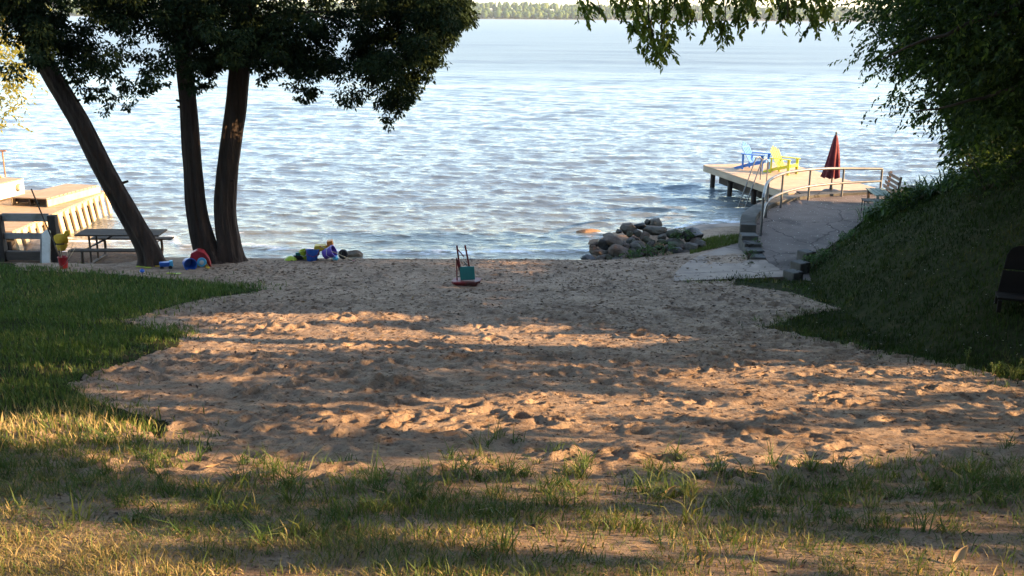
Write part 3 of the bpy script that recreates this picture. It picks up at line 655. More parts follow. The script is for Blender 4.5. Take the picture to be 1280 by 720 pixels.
# boughs over the beach: hanging sprays seen against the lake
sp_px = [((716, -12), (745, 10), 7), ((770, -20), (800, 30), 16), ((800, -20), (822, 70), 22), ((826, -20), (838, 58), 16), ((845, -25), (862, 22), 12), ((880, -25), (905, 46), 16), ((915, -25), (942, 14), 12), ((925, -25), (930, 30), 8), ((975, -25), (985, 22), 10), ((1000, -25), (1018, 30), 14), ((1020, -25), (1032, 12), 8), ((760, -85), (1040, -80), 60), ((700, -110), (1040, -100), 60)]
ss, dd_ = [], []
for a, b, n in sp_px:
    yy0 = 11.5
    pa, pb = np.array(Y(*a, yy0)), np.array(Y(*b, yy0))
    n = int(n * 1.5); q = R.random((n, 1)) ** .9; p = pa + (pb - pa) * q * .9 + R.normal(0, .065, (n, 3)) * [1, 4, .5]
    ss.append(p); dd_.append(unit((pb - pa) * .6 / np.linalg.norm(pb - pa) + R.normal(0, .5, (n, 3)) + [0, 0, -.25]))
ss = np.vstack(ss); dd_ = np.vstack(dd_)
A3 = maple_twigs(ss, dd_, 15, .075, .15); A3[5][:] = np.clip(A3[5] + .55, 0, 1)
# unseen roof of boughs added over the sand to cut sky light
n_ = 7000
rx = R.uniform(-9, 9.5, n_); ry_ = R.uniform(-4, 17, n_); rz_ = R.uniform(7.6, 10.5, n_) + .02 * (rx ** 2)
k = (fbm(rx * .5, ry_ * .5, 3) > .33) & ((rx > -3.5) | (ry_ < 12))
st2 = np.stack([rx, ry_, rz_], -1)[k]; d2 = unit(R.normal(0, 1, (len(st2), 3)) * [1, 1, .3])
A4 = maple_twigs(st2, d2, 8, .24, .9)
A_ = [np.concatenate(q) for q in zip(A1, A1b, A1c, A2, A3, A4)]
A_ = cut(A_, shade_ok(A_[0] + A_[1] * A_[3][:, None] * .5))
top = tb + Vector((-.4, -.6, 4.6))
segs = [([top, Vector((6.5, 13.5, 8.6)), Vector((3.4, 12.0, 8.0)), Vector((1.6, 11.5, 7.0))], .12, .02), ([top, Vector((8, 14.5, 8.2)), Vector((5.2, 12.2, 7.4)), Vector((3.3, 11.6, 6.6))], .11, .02),
        ([top, Vector((7, 10, 9.2)), Vector((2, 7, 9.2)), Vector((-3, 5, 9))], .13, .02), ([top, Vector((9, 15, 9)), Vector((6, 14, 9.5)), Vector((0, 14, 9.2))], .12, .02),
        ([tb + Vector((-.3, -.3, 3.4)), Vector((8.6, 16.2, 6.6)), Vector((6.8, 15.6, 6.0)), Vector((5.6, 15.5, 5.5))], .07, .012),
        ([tb + Vector((-.1, 0, 2.2)), Vector((8.8, 16.5, 5.3)), Vector((7.4, 15.9, 4.9)), Vector((6.2, 15.6, 4.7))], .06, .01)]
for k in range(40):
    q = ss[R.integers(len(ss))]; segs.append(([Vector(q) + Vector((R.uniform(-.1, .3), .2, .5)), Vector(q) + Vector((0, .05, .2)), Vector(q) + Vector((0, 0, -.1))], .010, .004))
limbs(mbt, segs, t3.location); mbt.build('trunk', M['bark2'], t3, smooth=True)
leaf_mesh('crown', *A_, M['maple'], t3)

# --- shade tree just past the right edge of the picture, same bank nearer the camera
tb = Vector((11.8, 11.6, hs(11.8, 11.6))); t4 = thing('maple_tree', 'shade maple past the right edge, shading the near lawn and sand', 'tree', tb)
tp = [(tb + Vector((0, 0, -.3)), .40), (tb + Vector((.1, .1, 1)), .30), (tb + Vector((-.1, 0, 2.6)), .27), (tb + Vector((.2, -.2, 4.5)), .2), (tb + Vector((.1, -.4, 7)), .06)]
mbt, f4, r4 = trunk('trunk', [p for p, _ in tp], [r for _, r in tp], M['bark2'], t4, flare=.3)
segs = []
for k in range(40):
    a = f4[R.integers(12, 38)]; an = R.uniform(1.2, 5.1); ll = R.uniform(2, 5)
    e_ = a + Vector((math.cos(an) * ll * .5, math.sin(an) * ll, R.uniform(.5, 2.5))); segs.append(([a, (a + e_) / 2 + Vector((0, 0, .4)), e_], .09, .02))
segs = [g for g in segs if shade_ok(np.array([list(g[0][0].lerp(g[0][2], q)) for q in np.linspace(.1, 1, 12)])).all()]
limbs(mbt, segs, t4.location); mbt.build('trunk', M['bark2'], t4, smooth=True)
n_ = 5200
xs = R.uniform(9.6, 14.2, n_); ys_ = R.uniform(-3.5, 15.5, n_); zs_ = Hs(xs, ys_) + .35 + R.random(n_) * (9.8 - Hs(xs, ys_))
st = np.stack([xs, ys_, zs_], -1); st = st[st[:, 0] > .60 * st[:, 1] + .4]
d = unit(R.normal(0, 1, (len(st), 3)) * [1, 1, .4])
A_ = maple_twigs(st, d, 9, .26, .8)
A_ = cut(A_, shade_ok(A_[0] + A_[1] * A_[3][:, None] * .5))
leaf_mesh('crown', *A_, M['maple'], t4)

def sky_block_tree(label, bx, by, cr, rx, rz, n):  # out-of-view trees added to hold sky light off the sand
    b_ = Vector((bx, by, hs(bx, by))); t = thing('maple_tree', label, 'tree', b_)
    tp = [(b_ + Vector((0, 0, -.3)), .42), (b_ + Vector((.1, .1, 1)), .32), (b_ + Vector((-.1, 0, 2.6)), .28), (b_ + Vector((.2, -.2, 4.5)), .2), (b_ + Vector((.1, -.2, cr + 2)), .06)]
    mbt, ff_, _ = trunk('trunk', [p for p, _ in tp], [r for _, r in tp], M['bark2'], t, flare=.3); segs = []
    for k in range(12):
        a = ff_[R.integers(14, 38)]; an = R.uniform(0, 6.28); ll = R.uniform(2, rx * .8); e_ = a + Vector((math.cos(an) * ll, math.sin(an) * ll, R.uniform(.3, 2.0))); segs.append(([a, (a + e_) / 2 + Vector((0, 0, .4)), e_], .09, .02))
    limbs(mbt, segs, t.location); mbt.build('trunk', M['bark2'], t, smooth=True)
    o = rdir(n) * R.random((n, 1)) ** .4; st = np.array(b_) + np.array([0, 0, cr]) + o * [rx, rx, rz]
    st = st[(st[:, 1] < .4) | (np.abs(st[:, 0]) > .62 * st[:, 1] + .6)]
    A = maple_twigs(st, unit(R.normal(0, 1, (len(st), 3)) * [1, 1, .4]), 8, .30, .9); A = cut(A, shade_ok(A[0])); leaf_mesh('crown', *A, M['maple'], t)
sky_block_tree('unseen maple added past the left edge to dim the sky light', -13.2, 11.5, 4.6, 5.2, 4.2, 2600)
sky_block_tree('unseen maple added behind the viewpoint on its left to dim the sky light', -6.5, -6.5, 4.6, 5.6, 4.4, 2600)
sky_block_tree('unseen maple added behind the viewpoint on its right to dim the sky light', 5.5, -7, 4.6, 5.6, 4.4, 2600)

# --- sunlit tree at the far left
yb = Vector((-18.2, 27, hs(-18.2, 27))); t5 = thing('poplar_tree', 'sunlit golden green tree at the far left edge by the pier', 'tree', yb)
tp = [(yb + Vector((0, 0, -.3)), .3), (yb + Vector((.1, 0, 1.5)), .22), (yb + Vector((.3, 0, 3.5)), .17), (yb + Vector((.3, 0, 6)), .1), (yb + Vector((.4, 0, 8.5)), .03)]
mbt, f5, r5 = trunk('trunk', [p for p, _ in tp], [r for _, r in tp], M['bark2'], t5, flare=.3)
segs = []
for k in range(16):
    a = f5[R.integers(10, 36)]; an = R.uniform(0, 6.28); ll = R.uniform(1.5, 3.4); e_ = a + Vector((math.cos(an) * ll, math.sin(an) * ll, R.uniform(-.3, 1.6))); segs.append(([a, (a + e_) / 2 + Vector((0, 0, .2)), e_], .05, .01))
limbs(mbt, segs, t5.location); mbt.build('trunk', M['bark2'], t5, smooth=True)
n_ = 3200; o = rdir(n_) * R.random((n_, 1)) ** .4
st = np.array(yb) + np.array([1.7, 0, 5.4]) + o * [3.9, 3.6, 3.7]
hole = fbm(st[:, 0] * 1.2, st[:, 2] * 1.3, 3); st = st[hole > .4]
A_ = maple_twigs(st, unit(R.normal(0, 1, (len(st), 3)) * [1, 1, .4]), 10, .13, .5)
leaf_mesh('crown', *A_, M['goldleaf'], t5)

# ------------------------------------------------------------------ grass
def blades(name, x, y, h, wd, tint, lean=.35, label=None, mat=None):
    n = len(x); z = gz(x, y) - .012
    a = R.uniform(0, 6.28, n); dx, dy = np.cos(a), np.sin(a); b = R.uniform(0, 6.28, n); sx, sy = np.cos(b), np.sin(b)
    ln = lean * h * R.uniform(.2, 1.8, n)
    P0 = np.stack([x, y, z], -1); s = np.stack([sx, sy, 0 * sx], -1) * wd[:, None] * .5; dr = np.stack([dx, dy, 0 * dx], -1)
    up = np.array([0, 0, 1.0])
    p1 = P0 + dr * (ln * .28)[:, None] + up * (h * .5)[:, None]; p2 = P0 + dr * ln[:, None] + up * (h * np.where(ln > h, .7, .95))[:, None]
    v = np.stack([P0 - s, P0 + s, p1 - s * .85, p1 + s * .85, p2], 1)
    k = np.arange(n)[:, None] * 5
    f = np.concatenate([k + [0, 1, 3], k + [0, 3, 2], k + [2, 3, 4]])
    return tag(npmesh(name, v.reshape(-1, 3), f, mat or M['grass'], tint=np.clip(np.repeat(tint, 5), 0, 1)), label, 'grass', kind='stuff')
def scatter(poly, n, bounds):
    x = R.uniform(bounds[0], bounds[1], n); y = R.uniform(bounds[2], bounds[3], n); jt = np.where(R.random(n) < .25, .38, .10); k = inpoly(poly, x + jt * R.normal(size=n), y + jt * R.normal(size=n)); return x[k], y[k]
x, y = scatter(lawn_left, 215000, (-14.5, -2.5, 4.2, 24))
k = (R.random(len(x)) < .45 + .9 * (fbm(x * .8, y * .8, 3) - .15)); x, y = x[k], y[k]
straw = sstep(10.2, 8.3, y) * .45
blades('grass', x, y, R.uniform(.05, .15, len(x)) * (.7 + .6 * fbm(x, y, 2)), R.uniform(.007, .014, len(x)) * (.6 + y / 22), .18 + .5 * fbm(x * .7, y * .7, 3) + R.normal(0, .16, len(x)) + .04 + straw * R.random(len(x)) * 1.4, label='mown green lawn left of the sand')
x, y = scatter(lawn_right, 210000, (3.5, 14.5, 9, 29.5))
den = np.where(y - (x - 5.6) * .2 > 14, .5, 1)
k = (R.random(len(x)) < den * (.4 + .9 * (fbm(x * .8, y * .8, 3) - .1))); x, y = x[k], y[k]
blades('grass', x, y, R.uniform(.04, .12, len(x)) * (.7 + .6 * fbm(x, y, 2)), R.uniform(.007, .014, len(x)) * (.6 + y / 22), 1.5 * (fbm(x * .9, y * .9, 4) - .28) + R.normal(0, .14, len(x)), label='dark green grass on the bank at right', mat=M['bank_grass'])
tq = scatter(lawn_right, 520, (4, 14, 9.5, 27)); nb = 16; x = np.repeat(tq[0], nb) + R.normal(0, .05, len(tq[0]) * nb); y = np.repeat(tq[1], nb) + R.normal(0, .05, len(tq[0]) * nb)
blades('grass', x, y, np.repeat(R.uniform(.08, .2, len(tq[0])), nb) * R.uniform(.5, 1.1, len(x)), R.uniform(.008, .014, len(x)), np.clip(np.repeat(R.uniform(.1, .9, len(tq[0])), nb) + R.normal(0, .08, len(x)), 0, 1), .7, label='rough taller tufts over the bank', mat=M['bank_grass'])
# stray tufts where the lawns thin out into the sand
ed = []
for poly, i0, i1 in ((lawn_left, 4, 18), (lawn_right, 0, 11)):
    for i in range(i0, i1):
        a, b = poly[i], poly[i + 1]; m_ = max(3, int(np.linalg.norm(b - a) * 11)); q = R.random((m_, 1)); ed.append(a + (b - a) * q + R.normal(0, .17, (m_, 2)))
ed = np.vstack(ed); nb = 13; x = np.repeat(ed[:, 0], nb) + R.normal(0, .045, len(ed) * nb); y = np.repeat(ed[:, 1], nb) + R.normal(0, .045, len(ed) * nb)
blades('grass', x, y, np.repeat(R.uniform(.04, .13, len(ed)), nb) * R.uniform(.5, 1.1, len(x)), R.uniform(.006, .012, len(x)), np.repeat(R.uniform(.2, .8, len(ed)), nb) + R.normal(0, .1, len(x)), .8, label='stray grass tufts along the lawn edges')
# weedy edge of the sand in the foreground
n_ = 150000
x = R.uniform(-5.2, 5.2, n_); y = R.uniform(3.7, 8.6, n_)
pat = fbm(x * 1.1 + 50, y * 1.3, 4); pat2 = fbm(x * 3.2, y * 3.2, 2)
edge = 6.55 + .5 * (fbm(x * .9 + 4, x * 0 + 2, 3) - .5) * 2 + np.where(x < -2.6, 1.1 + .35 * (-x - 2.6), 0) + .35 * sstep(1.0, 4, x)
dens = .9 * sstep(.44, .60, pat) * (.35 + .65 * sstep(.35, .6, pat2)) * sstep(edge + .35, edge - .35, y)
dens = np.maximum(dens, .35 * sstep(edge + .1, edge - .5, y) * sstep(.3, .55, pat2)) * np.where(x < -.8, 1, .62)
k = R.random(n_) < dens; x, y, pat, pat2 = x[k], y[k], pat[k], pat2[k]
dry = sstep(.2, -2.5, x) * .55 + sstep(5.7, 4.6, y) * .35 + .9 * (fbm(x * .9 + 9, y * .9, 3) - .5)
green = R.random(len(x)) > np.clip(dry + .18, .08, .9)
hgt = np.where(green, R.uniform(.04, .125, len(x)), R.uniform(.025, .07, len(x))) * (.55 + .8 * pat2)
blades('grass', x, y, hgt, R.uniform(.004, .009, len(x)), np.where(green, R.uniform(.35, .76, len(x)), R.uniform(.74, 1, len(x))), .55, label='weedy green and straw grass tufts across the foreground')
n_ = 150000
x = R.uniform(-4.6, 4.6, n_); y = R.uniform(3.7, 6.9, n_)
dn0 = .10 + .62 * sstep(.38, .58, fbm(x * 1.6 + 20, y * 1.8, 4)) ; dn0 = dn0 * sstep(6.5, 5.6, y + .5 * (fbm(x * .8 + 2, y * 0 + 3, 2) - .5) - .5 * sstep(-1, -3, x)) * np.where(x < .3, 1, np.where(y < 5.1, .75, .45))
k = R.random(n_) < dn0; x, y = x[k], y[k]; gq = fbm(x * 1.3 + 70, y * 1.5, 3)
blades('grass', x, y, R.uniform(.02, .07, len(x)), R.uniform(.003, .006, len(x)), np.where(R.random(len(x)) < np.clip((gq - .38) * 4, .1, .8), R.uniform(.2, .7, len(x)), R.uniform(.72, 1, len(x))), 1.3, label='short straw thatch matted over the near ground')
# taller crabgrass tufts along the sand edge
nt_ = 330; tx_ = R.uniform(-4.6, 4.4, nt_); ty_ = 6.1 + R.normal(0, .55, nt_) + np.where(tx_ < -2.6, .8, 0)
nb = 20; x = np.repeat(tx_, nb) + R.normal(0, .035, nt_ * nb); y = np.repeat(ty_, nb) + R.normal(0, .035, nt_ * nb); k = y > 3.8
hh = np.repeat(R.uniform(.08, .24, nt_), nb) * R.uniform(.5, 1.1, nt_ * nb)
blades('grass', x[k], y[k], hh[k], R.uniform(.005, .010, k.sum()), (np.repeat(R.uniform(.4, .76, nt_), nb) + R.normal(0, .08, nt_ * nb))[k], .95, label='taller crabgrass tufts along the near edge of the sand')
# fallen bits: needles, twigs, dry leaves on the sand; petals on bank and ramp
def litter(name, x, y, size, mat, tint, label, cat, z=None):
    n = len(x); z = gz(x, y) + .006 if z is None else z
    a = R.uniform(0, 6.28, n); d = np.stack([np.cos(a), np.sin(a), R.normal(0, .18, n)], -1); nn = unit(np.array([0, 0, 1.0]) + R.normal(0, .3, (n, 3)))
    return tag(leaf_mesh(name, np.stack([x, y, z], -1), d, nn, size, size * R.uniform(.12, .5, n), tint, mat, None), label, cat, kind='stuff')
x = R.uniform(-7, 7, 34000); y = 3.9 + 19.8 * R.random(34000) ** 1.1; k = inpoly(sand_poly, x, y) & (R.random(34000) < .3 + 1.2 * (fbm(x * .6, y * .6, 3) - .2)); x, y = x[k], y[k]
litter('leaf_litter', x, y, R.uniform(.02, .075, len(x)) * (.6 + y / 20), M['dry'], np.clip(R.normal(.16, .22, len(x)), 0, 1), 'brown twigs, needles and dry leaf bits strewn over the sand', 'litter')
x, y = scatter(lawn_right, 1500, (4, 14, 10, 28)); litter('fallen_petals', x, y, R.uniform(.016, .034, len(x)), M['petal'], R.random(len(x)), 'pale petals scattered over the grassy bank', 'petals', z=gz(x, y) + .075)

# ------------------------------------------------------------------ concrete path, ramp, wall
def strip(name, Lc, Rc, zl, zr, mat, n=48, m=8, th=.25):
    def res(c):
        c = np.array(c, float); s = np.concatenate([[0], np.cumsum(np.linalg.norm(np.diff(c, axis=0), axis=1))]); t = np.linspace(0, s[-1], n)
        f = np.stack([np.interp(t, s, c[:, i]) for i in range(c.shape[1])], -1)
        for _ in range(4): f[1:-1] = (f[:-2] + 2 * f[1:-1] + f[2:]) / 4
        return f
    A, B = res(Lc), res(Rc); zA = zl(A[:, 0], A[:, 1]); zB = zr(B[:, 0], B[:, 1])
    mb = MB(); vs = []
    for i in range(n):
        for j in range(m + 1):
            t = j / m; vs.append((A[i, 0] * (1 - t) + B[i, 0] * t, A[i, 1] * (1 - t) + B[i, 1] * t, zA[i] * (1 - t) + zB[i] * t))
    fs = [(i * (m + 1) + j, i * (m + 1) + j + 1, (i + 1) * (m + 1) + j + 1, (i + 1) * (m + 1) + j) for i in range(n - 1) for j in range(m)]
    per = [i * (m + 1) for i in range(n)] + [(n - 1) * (m + 1) + j for j in range(1, m + 1)] + [i * (m + 1) + m for i in range(n - 2, -1, -1)] + [j for j in range(m - 1, 0, -1)]
    b0 = len(vs); vs += [(vs[p][0], vs[p][1], vs[p][2] - th) for p in per]
    fs += [(per[i], per[(i + 1) % len(per)], b0 + (i + 1) % len(per), b0 + i) for i in range(len(per))]
    return mb.add(vs, fs).build(name, mat, smooth=True)
g2 = lambda *p: tuple(G(*p))[:2]
padz = lambda x, y: Hs(x, y) + .014
tag(strip('concrete_path', [g2(842, 352), g2(843, 343), g2(855, 331), g2(876, 319), g2(903, 310), g2(928, 303)], [(6.15, 21.2), (6.10, 22.0), (6.05, 22.8), (6.05, 23.6), (6.1, 24.6), (6.15, 25.6)], padz, padz, M['concrete']), kind='structure')
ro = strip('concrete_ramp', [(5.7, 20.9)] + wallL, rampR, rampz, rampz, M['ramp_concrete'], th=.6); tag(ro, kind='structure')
tag(strip('boat_ramp', [(3.5, 28.3), (4.4, 29.3), (5.8, 30.2), (7.4, 30.6)], [(4.3, 27.0), (5.2, 26.6), (5.9, 26.3), (6.6, 26.6)], lambda x, y: 0 * x - .03, lambda x, y: 0 * x + .36, M['concrete'], th=.6), kind='structure')
wl = thing('retaining_wall', 'low curved concrete wall with stepped end along the ramp', 'wall', (6.0, 24.5, .3))
def wpt(c, off):   # offset polyline to the left
    c = np.array(c); d = np.gradient(c, axis=0); d /= np.linalg.norm(d, axis=1, keepdims=True); return c + np.stack([-d[:, 1], d[:, 0]], -1) * off
cur = np.array(wallL[1:]); s = np.concatenate([[0], np.cumsum(np.linalg.norm(np.diff(cur, axis=0), axis=1))]); t = np.linspace(0, s[-1], 40)
cur = np.stack([np.interp(t, s, cur[:, i]) for i in range(2)], -1)
for _ in range(6): cur[1:-1] = (cur[:-2] + 2 * cur[1:-1] + cur[2:]) / 4
cur = cur[cur[:, 1] > 24.85]
ci, cu = wpt(cur, .0), wpt(cur, .40); mb = MB(); vs = []
ztop = np.interp(cur[:, 1], [24, 27, 30.2], [.96, .95, .93])
for i in range(len(cur)): vs += [(*ci[i], -.2), (*ci[i], ztop[i]), (*cu[i], ztop[i]), (*cu[i], -.4)]
fs = []
for i in range(len(cur) - 1):
    a = i * 4
    for k in range(4): fs.append((a + k, a + (k + 1) % 4, a + 4 + (k + 1) % 4, a + 4 + k))
fs += [(0, 1, 2, 3), (len(vs) - 1, len(vs) - 2, len(vs) - 3, len(vs) - 4)]
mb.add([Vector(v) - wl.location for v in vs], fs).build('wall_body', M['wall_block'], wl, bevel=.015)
for k, (yy, zt) in enumerate([(24.62, .82), (24.2, .71), (23.78, .63), (23.36, .57), (22.95, .51)]):
    MB().box(Vector((5.97 - .05 * k * .4, yy, zt / 2 - .1)) - wl.location, (.41, .43, zt + .2), (0, 0, rnd.uniform(-.06, .06))).build('step_block', M['wall_block'], wl, bevel=.02)
# railing
rl = thing('railing', 'curved galvanised steel pipe railing along the concrete ramp', 'railing', (6.4, 25, .6))
rpx = [(946, 250, 300), (954, 243, 270), (973, 234, 266), (1003, 226, 249), (1041, 218, 246), (1091, 214.5, 236)]
rin = np.array([(6.38, 25.05), (6.92, 26.95), (7.72, 28.35), (8.85, 29.45), (10.0, 29.98), (11.3, 30.35)])
ts = np.linspace(0, 5, 60); rc = np.stack([np.interp(ts, range(6), rin[:, 0]), np.interp(ts, range(6), rin[:, 1])], -1)
for _ in range(25): rc[1:-1] = (rc[:-2] + 2 * rc[1:-1] + rc[2:]) / 4
zr = rampz(rc[:, 0], rc[:, 1])
rh = np.interp(np.arange(60), [0, 25, 59], [1.02, .98, .80])
def L_(p): return Vector(p) - rl.location
MB().tube([L_((*rc[0], zr[0] + .98 - .06)), *[L_((*rc[i], zr[i] + rh[i])) for i in range(1, 60)]], .042, 12).build('top_rail', M['steel'], rl, smooth=True)
MB().tube([L_((*rc[i], zr[i] + .42)) for i in range(60)], .036, 12).build('lower_rail', M['steel'], rl, smooth=True)
for i in (0, 12, 23, 35, 47, 59):
    MB().tube([L_((*rc[i], zr[i] - .05)), L_((*rc[i], zr[i] + rh[i] - .01))], .034, 10).build('post', M['steel'], rl, smooth=True)

x, y = R.uniform(5.7, 12, 2600), R.uniform(21, 31, 2600); k = inpoly(ramp_poly, x, y) & (x > 5.95); x, y = x[k][:700], y[k][:700]
litter('fallen_petals', x, y, R.uniform(.02, .045, len(x)), M['petal'], R.random(len(x)), 'pale petals and leaf bits scattered over the concrete ramp', 'petals', z=rampz(x, y) + .008)

# ------------------------------------------------------------------ right dock and what stands on it
DZ = .82
dk = thing('dock', 'wooden swimming dock on piles beside the ramp', 'dock', (8.75, 30.75, 0))
e1 = Vector((-.232, .973, 0)).normalized(); e2 = Vector((.973, .232, 0)); 
da = Vector((8.62, 30.7, 0)); dl, dw = 6.1, 3.25
fr_ = P(880, 206, DZ); dl = (fr_ - da).to_2d().length; e1 = (Vector((fr_.x, fr_.y, 0)) - da).normalized(); e2 = Vector((e1.y, -e1.x, 0))
def dp(u, v, z): return da + e1 * u + e2 * v + Vector((0, 0, z)) - dk.location
mb = MB(); nb = int(dl / .14)
for i in range(nb):
    u = (i + .5) * dl / nb; mb.bar(dp(u, -.03, DZ - .015), dp(u, dw + .03, DZ - .015 + rnd.uniform(-.002, .002)), dl / nb - .018, .035)
mb.build('deck', M['deck'], dk, bevel=.004)
for a, b in ((dp(0, 0, 0), dp(dl, 0, 0)), (dp(0, dw, 0), dp(dl, dw, 0)), (dp(.04, .02, 0), dp(.04, dw - .02, 0)), (dp(dl - .02, .02, 0), dp(dl - .02, dw - .02, 0))):
    MB().bar(a + Vector((0, 0, DZ - .14)), b + Vector((0, 0, DZ - .14)), .05, .20).build('fascia', M['deck_side'], dk, bevel=.006)
for u in (.9, 2.7, 4.5, dl - .35):
    for v in (.22, dw - .22):
        MB().tube([dp(u, v, -1.8), dp(u, v, DZ - .06)], .09, 12).build('pile', M['dark_timber'], dk, smooth=True)
for v in (.45, dw - .45): MB().bar(dp(.2, v, DZ - .42), dp(dl - .5, v, DZ - .42), .10, .40).build('underside_skirt', M['dark_timber'], dk)  # inset dark skirt added to darken the dock's underside
for u in (.9, 2.7, 4.5): MB().bar(dp(u, .1, DZ - .3), dp(u, dw - .1, DZ - .3), .08, .16).build('crossbeam', M['dark_timber'], dk)
# threshold boards between ramp and dock
gb = thing('gangplank', 'dark weathered plank bridging the ramp and the dock', 'plank', (9.6, 30.35, .88))
MB().bar((-.8, -.02, .02), (.85, .18, .02), .42, .05).build('plank', M['dark_timber'], gb, bevel=.008)
# ladder
ld = thing('swim_ladder', 'metal swim ladder hooked over the lake side of the dock', 'ladder', tuple(da + e1 * 2.3))
def lp_(v, u, z): return e1 * u + e2 * v + Vector((0, 0, z))
for u in (-.22, .22):
    MB().tube([lp_(.32, u, DZ + .02), lp_(.32, u, DZ + .72), lp_(.22, u, DZ + .80), lp_(.10, u, DZ + .74), lp_(-.42, u, -.05), lp_(-.62, u, -.7)], .022, 8).build('side_rail', M['steel'], ld, smooth=True)
for k in range(4):
    q = k / 4; MB().box(lp_(-.24 - .26 * q, 0, DZ - .42 - .42 * q * 1.6), (.07, .44, .025), (0, 0, math.atan2(e1.y, e1.x) - math.pi / 2)).build('rung', M['darksteel'], ld)

def adirondack(label, mat, loc, rz, sc):
    t = thing('adirondack_chair', label, 'chair', loc, rz, 'adirondack chairs on the dock', sc)
    mb = MB()
    for i in range(6):
        q = i / 5; mb.box((.34 - .50 * q, 0, .375 - .15 * q), (.085, .52, .022), (0, rad(-16), 0))
    mb.box((.40, 0, .345), (.022, .52, .10)); mb.build('seat', M[mat], t, bevel=.004)
    mb = MB()
    for i in range(5):
        v = (i - 2) * .1; top = .98 - .05 * abs(i - 2) ** 1.4
        a = Vector((-.14, v, .24)); b = Vector((-.14 - .42 * (top - .24) / .72, v * 1.28, top)); mb.bar(a, b, .080, .02, up=(1, 0, .5))
    mb.bar((-.30, -.27, .50), (-.30, .27, .50), .06, .025, up=(1, 0, .5)); mb.bar((-.47, -.25, .80), (-.47, .25, .80), .05, .022, up=(1, 0, .5))
    mb.build('backrest', M[mat], t, bevel=.004)
    for s in (-1, 1):
        MB().prism([(-.46, -.05), (.30, -.075), (.42, -.05), (.45, 0), (.42, .05), (.30, .075), (-.46, .05)], (0, s * .335, .575), (1, 0, 0), (0, 1, 0), (0, 0, 1), .025).build('armrest', M[mat], t, bevel=.004)
        MB().box((.34, s * .30, .28), (.11, .028, .56)).build('front_leg', M[mat], t, bevel=.004)
        MB().box((-.40, s * .30, .285), (.075, .028, .57)).build('rear_leg', M[mat], t, bevel=.004)
        MB().prism([(.40, .40), (.40, .28), (-.62, .0), (-.74, .0), (-.74, .05), (-.2, .24)], (0, s * .265, 0), (1, 0, 0), (0, 0, 1), (0, 1, 0), .028).build('stringer', M[mat], t, bevel=.004)
    return t
pb_ = P(945, 212, DZ); adirondack('blue adirondack chair on the dock, nearest the dock corner', 'blue_chair', (pb_.x, pb_.y, DZ + .004), rad(-38), .98)
py_ = P(980, 217, DZ); adirondack('bright yellow adirondack chair on the dock', 'yellow_chair', (py_.x, py_.y, DZ + .004), rad(-46), .93)
ub = P(1038.5, 240, DZ); um = thing('patio_umbrella', 'closed maroon patio umbrella on the dock behind the railing', 'umbrella', (ub.x, ub.y, DZ + .003))
ztop_ = Y(1041, 168, ub.y).z - DZ
MB().tube([(0, 0, .02), (0, 0, ztop_)], .024, 10).build('pole', M['darksteel'], um, smooth=True)
MB().lathe([(.26, 0), (.27, .03), (.22, .07), (.06, .09), (.05, .22), (.035, .24)], seg=24).build('base', M['black'], um, smooth=True)
zb_ = Y(1041, 221, ub.y).z - DZ; hc = ztop_ - zb_
mb = MB(); prof = []; seg = 48
for i in range(15):
    q = i / 14; r0 = .035 + .215 * q ** .72
    if q > .93: r0 *= 1.02
    vs = []
    for k in range(seg):
        a = 2 * math.pi * k / seg; fold = 1 + (.20 * q + .03) * math.cos(8 * a + .6 * math.sin(3 * q)) + .05 * math.sin(3 * a + 4 * q)
        vs.append((r0 * fold * math.cos(a) - .06 * q * q, r0 * fold * math.sin(a), ztop_ - .02 - hc * q + (.03 * math.cos(8 * a) if i == 14 else 0)))
    prof.append(vs)
allv = [v for r_ in prof for v in r_]
mb.add(allv, [(i * seg + k, i * seg + (k + 1) % seg, (i + 1) * seg + (k + 1) % seg, (i + 1) * seg + k) for i in range(14) for k in range(seg)] + [tuple(range(seg))])
mb.build('canopy', M['maroon'], um, smooth=True)
MB().tube([(-.17, -.12, ztop_ - hc * .55), (.13, -.15, ztop_ - hc * .57), (.17, .12, ztop_ - hc * .56)], .008, 6).build('tie_strap', M['maroon'], um)
MB().lathe([(.012, 0), (.03, .03), (.028, .06), (.006, .1)], (0, 0, ztop_ - .01), 12).build('finial', M['black'], um, smooth=True)

# bench at the top of the ramp, seen end on
bp_ = Vector((10.55, 28.35, float(rampz(0, 28.35)) + .002)); bn = thing('garden_bench', 'small wooden bench at the top of the ramp, seen from its end', 'bench', bp_, rad(-6))
mb = MB()
for i in range(4): mb.box((-.2 + i * .13, 0, .45), (.11, 1.25, .03))
mb.build('seat', M['bench_green'], bn, bevel=.004)
mb = MB()
for i in range(4): mb.bar((.25 + .035 * i, -.62, .55 + .12 * i), (.25 + .035 * i, .62, .55 + .12 * i), .022, .09)
mb.build('backrest', M['bench_wood'], bn, bevel=.004)
for s in (-1, 1):
    MB().bar((-.16, s * .55, 0), (-.18, s * .55, .435), .07, .06, up=(0, 1, 0)).build('leg', M['bench_wood'], bn, bevel=.004)
    MB().bar((.30, s * .55, 0), (.40, s * .55, .98), .06, .05, up=(0, 1, 0)).build('leg', M['bench_wood'], bn, bevel=.004)
tbp = Vector((9.72, 27.15, float(rampz(0, 27.15)) + .002)); tb_ = thing('side_table', 'low dark metal frame table beside the ramp bench', 'table', tbp, rad(-10))
MB().box((.25, .2, .42), (.56, .46, .025)).build('tabletop', M['dark_timber'], tb_, bevel=.004)
for a in (0, .5):
    for b in (0, .4): MB().tube([(a, b, 0), (a, b, .41)], .014, 8).build('leg', M['black'], tb_)
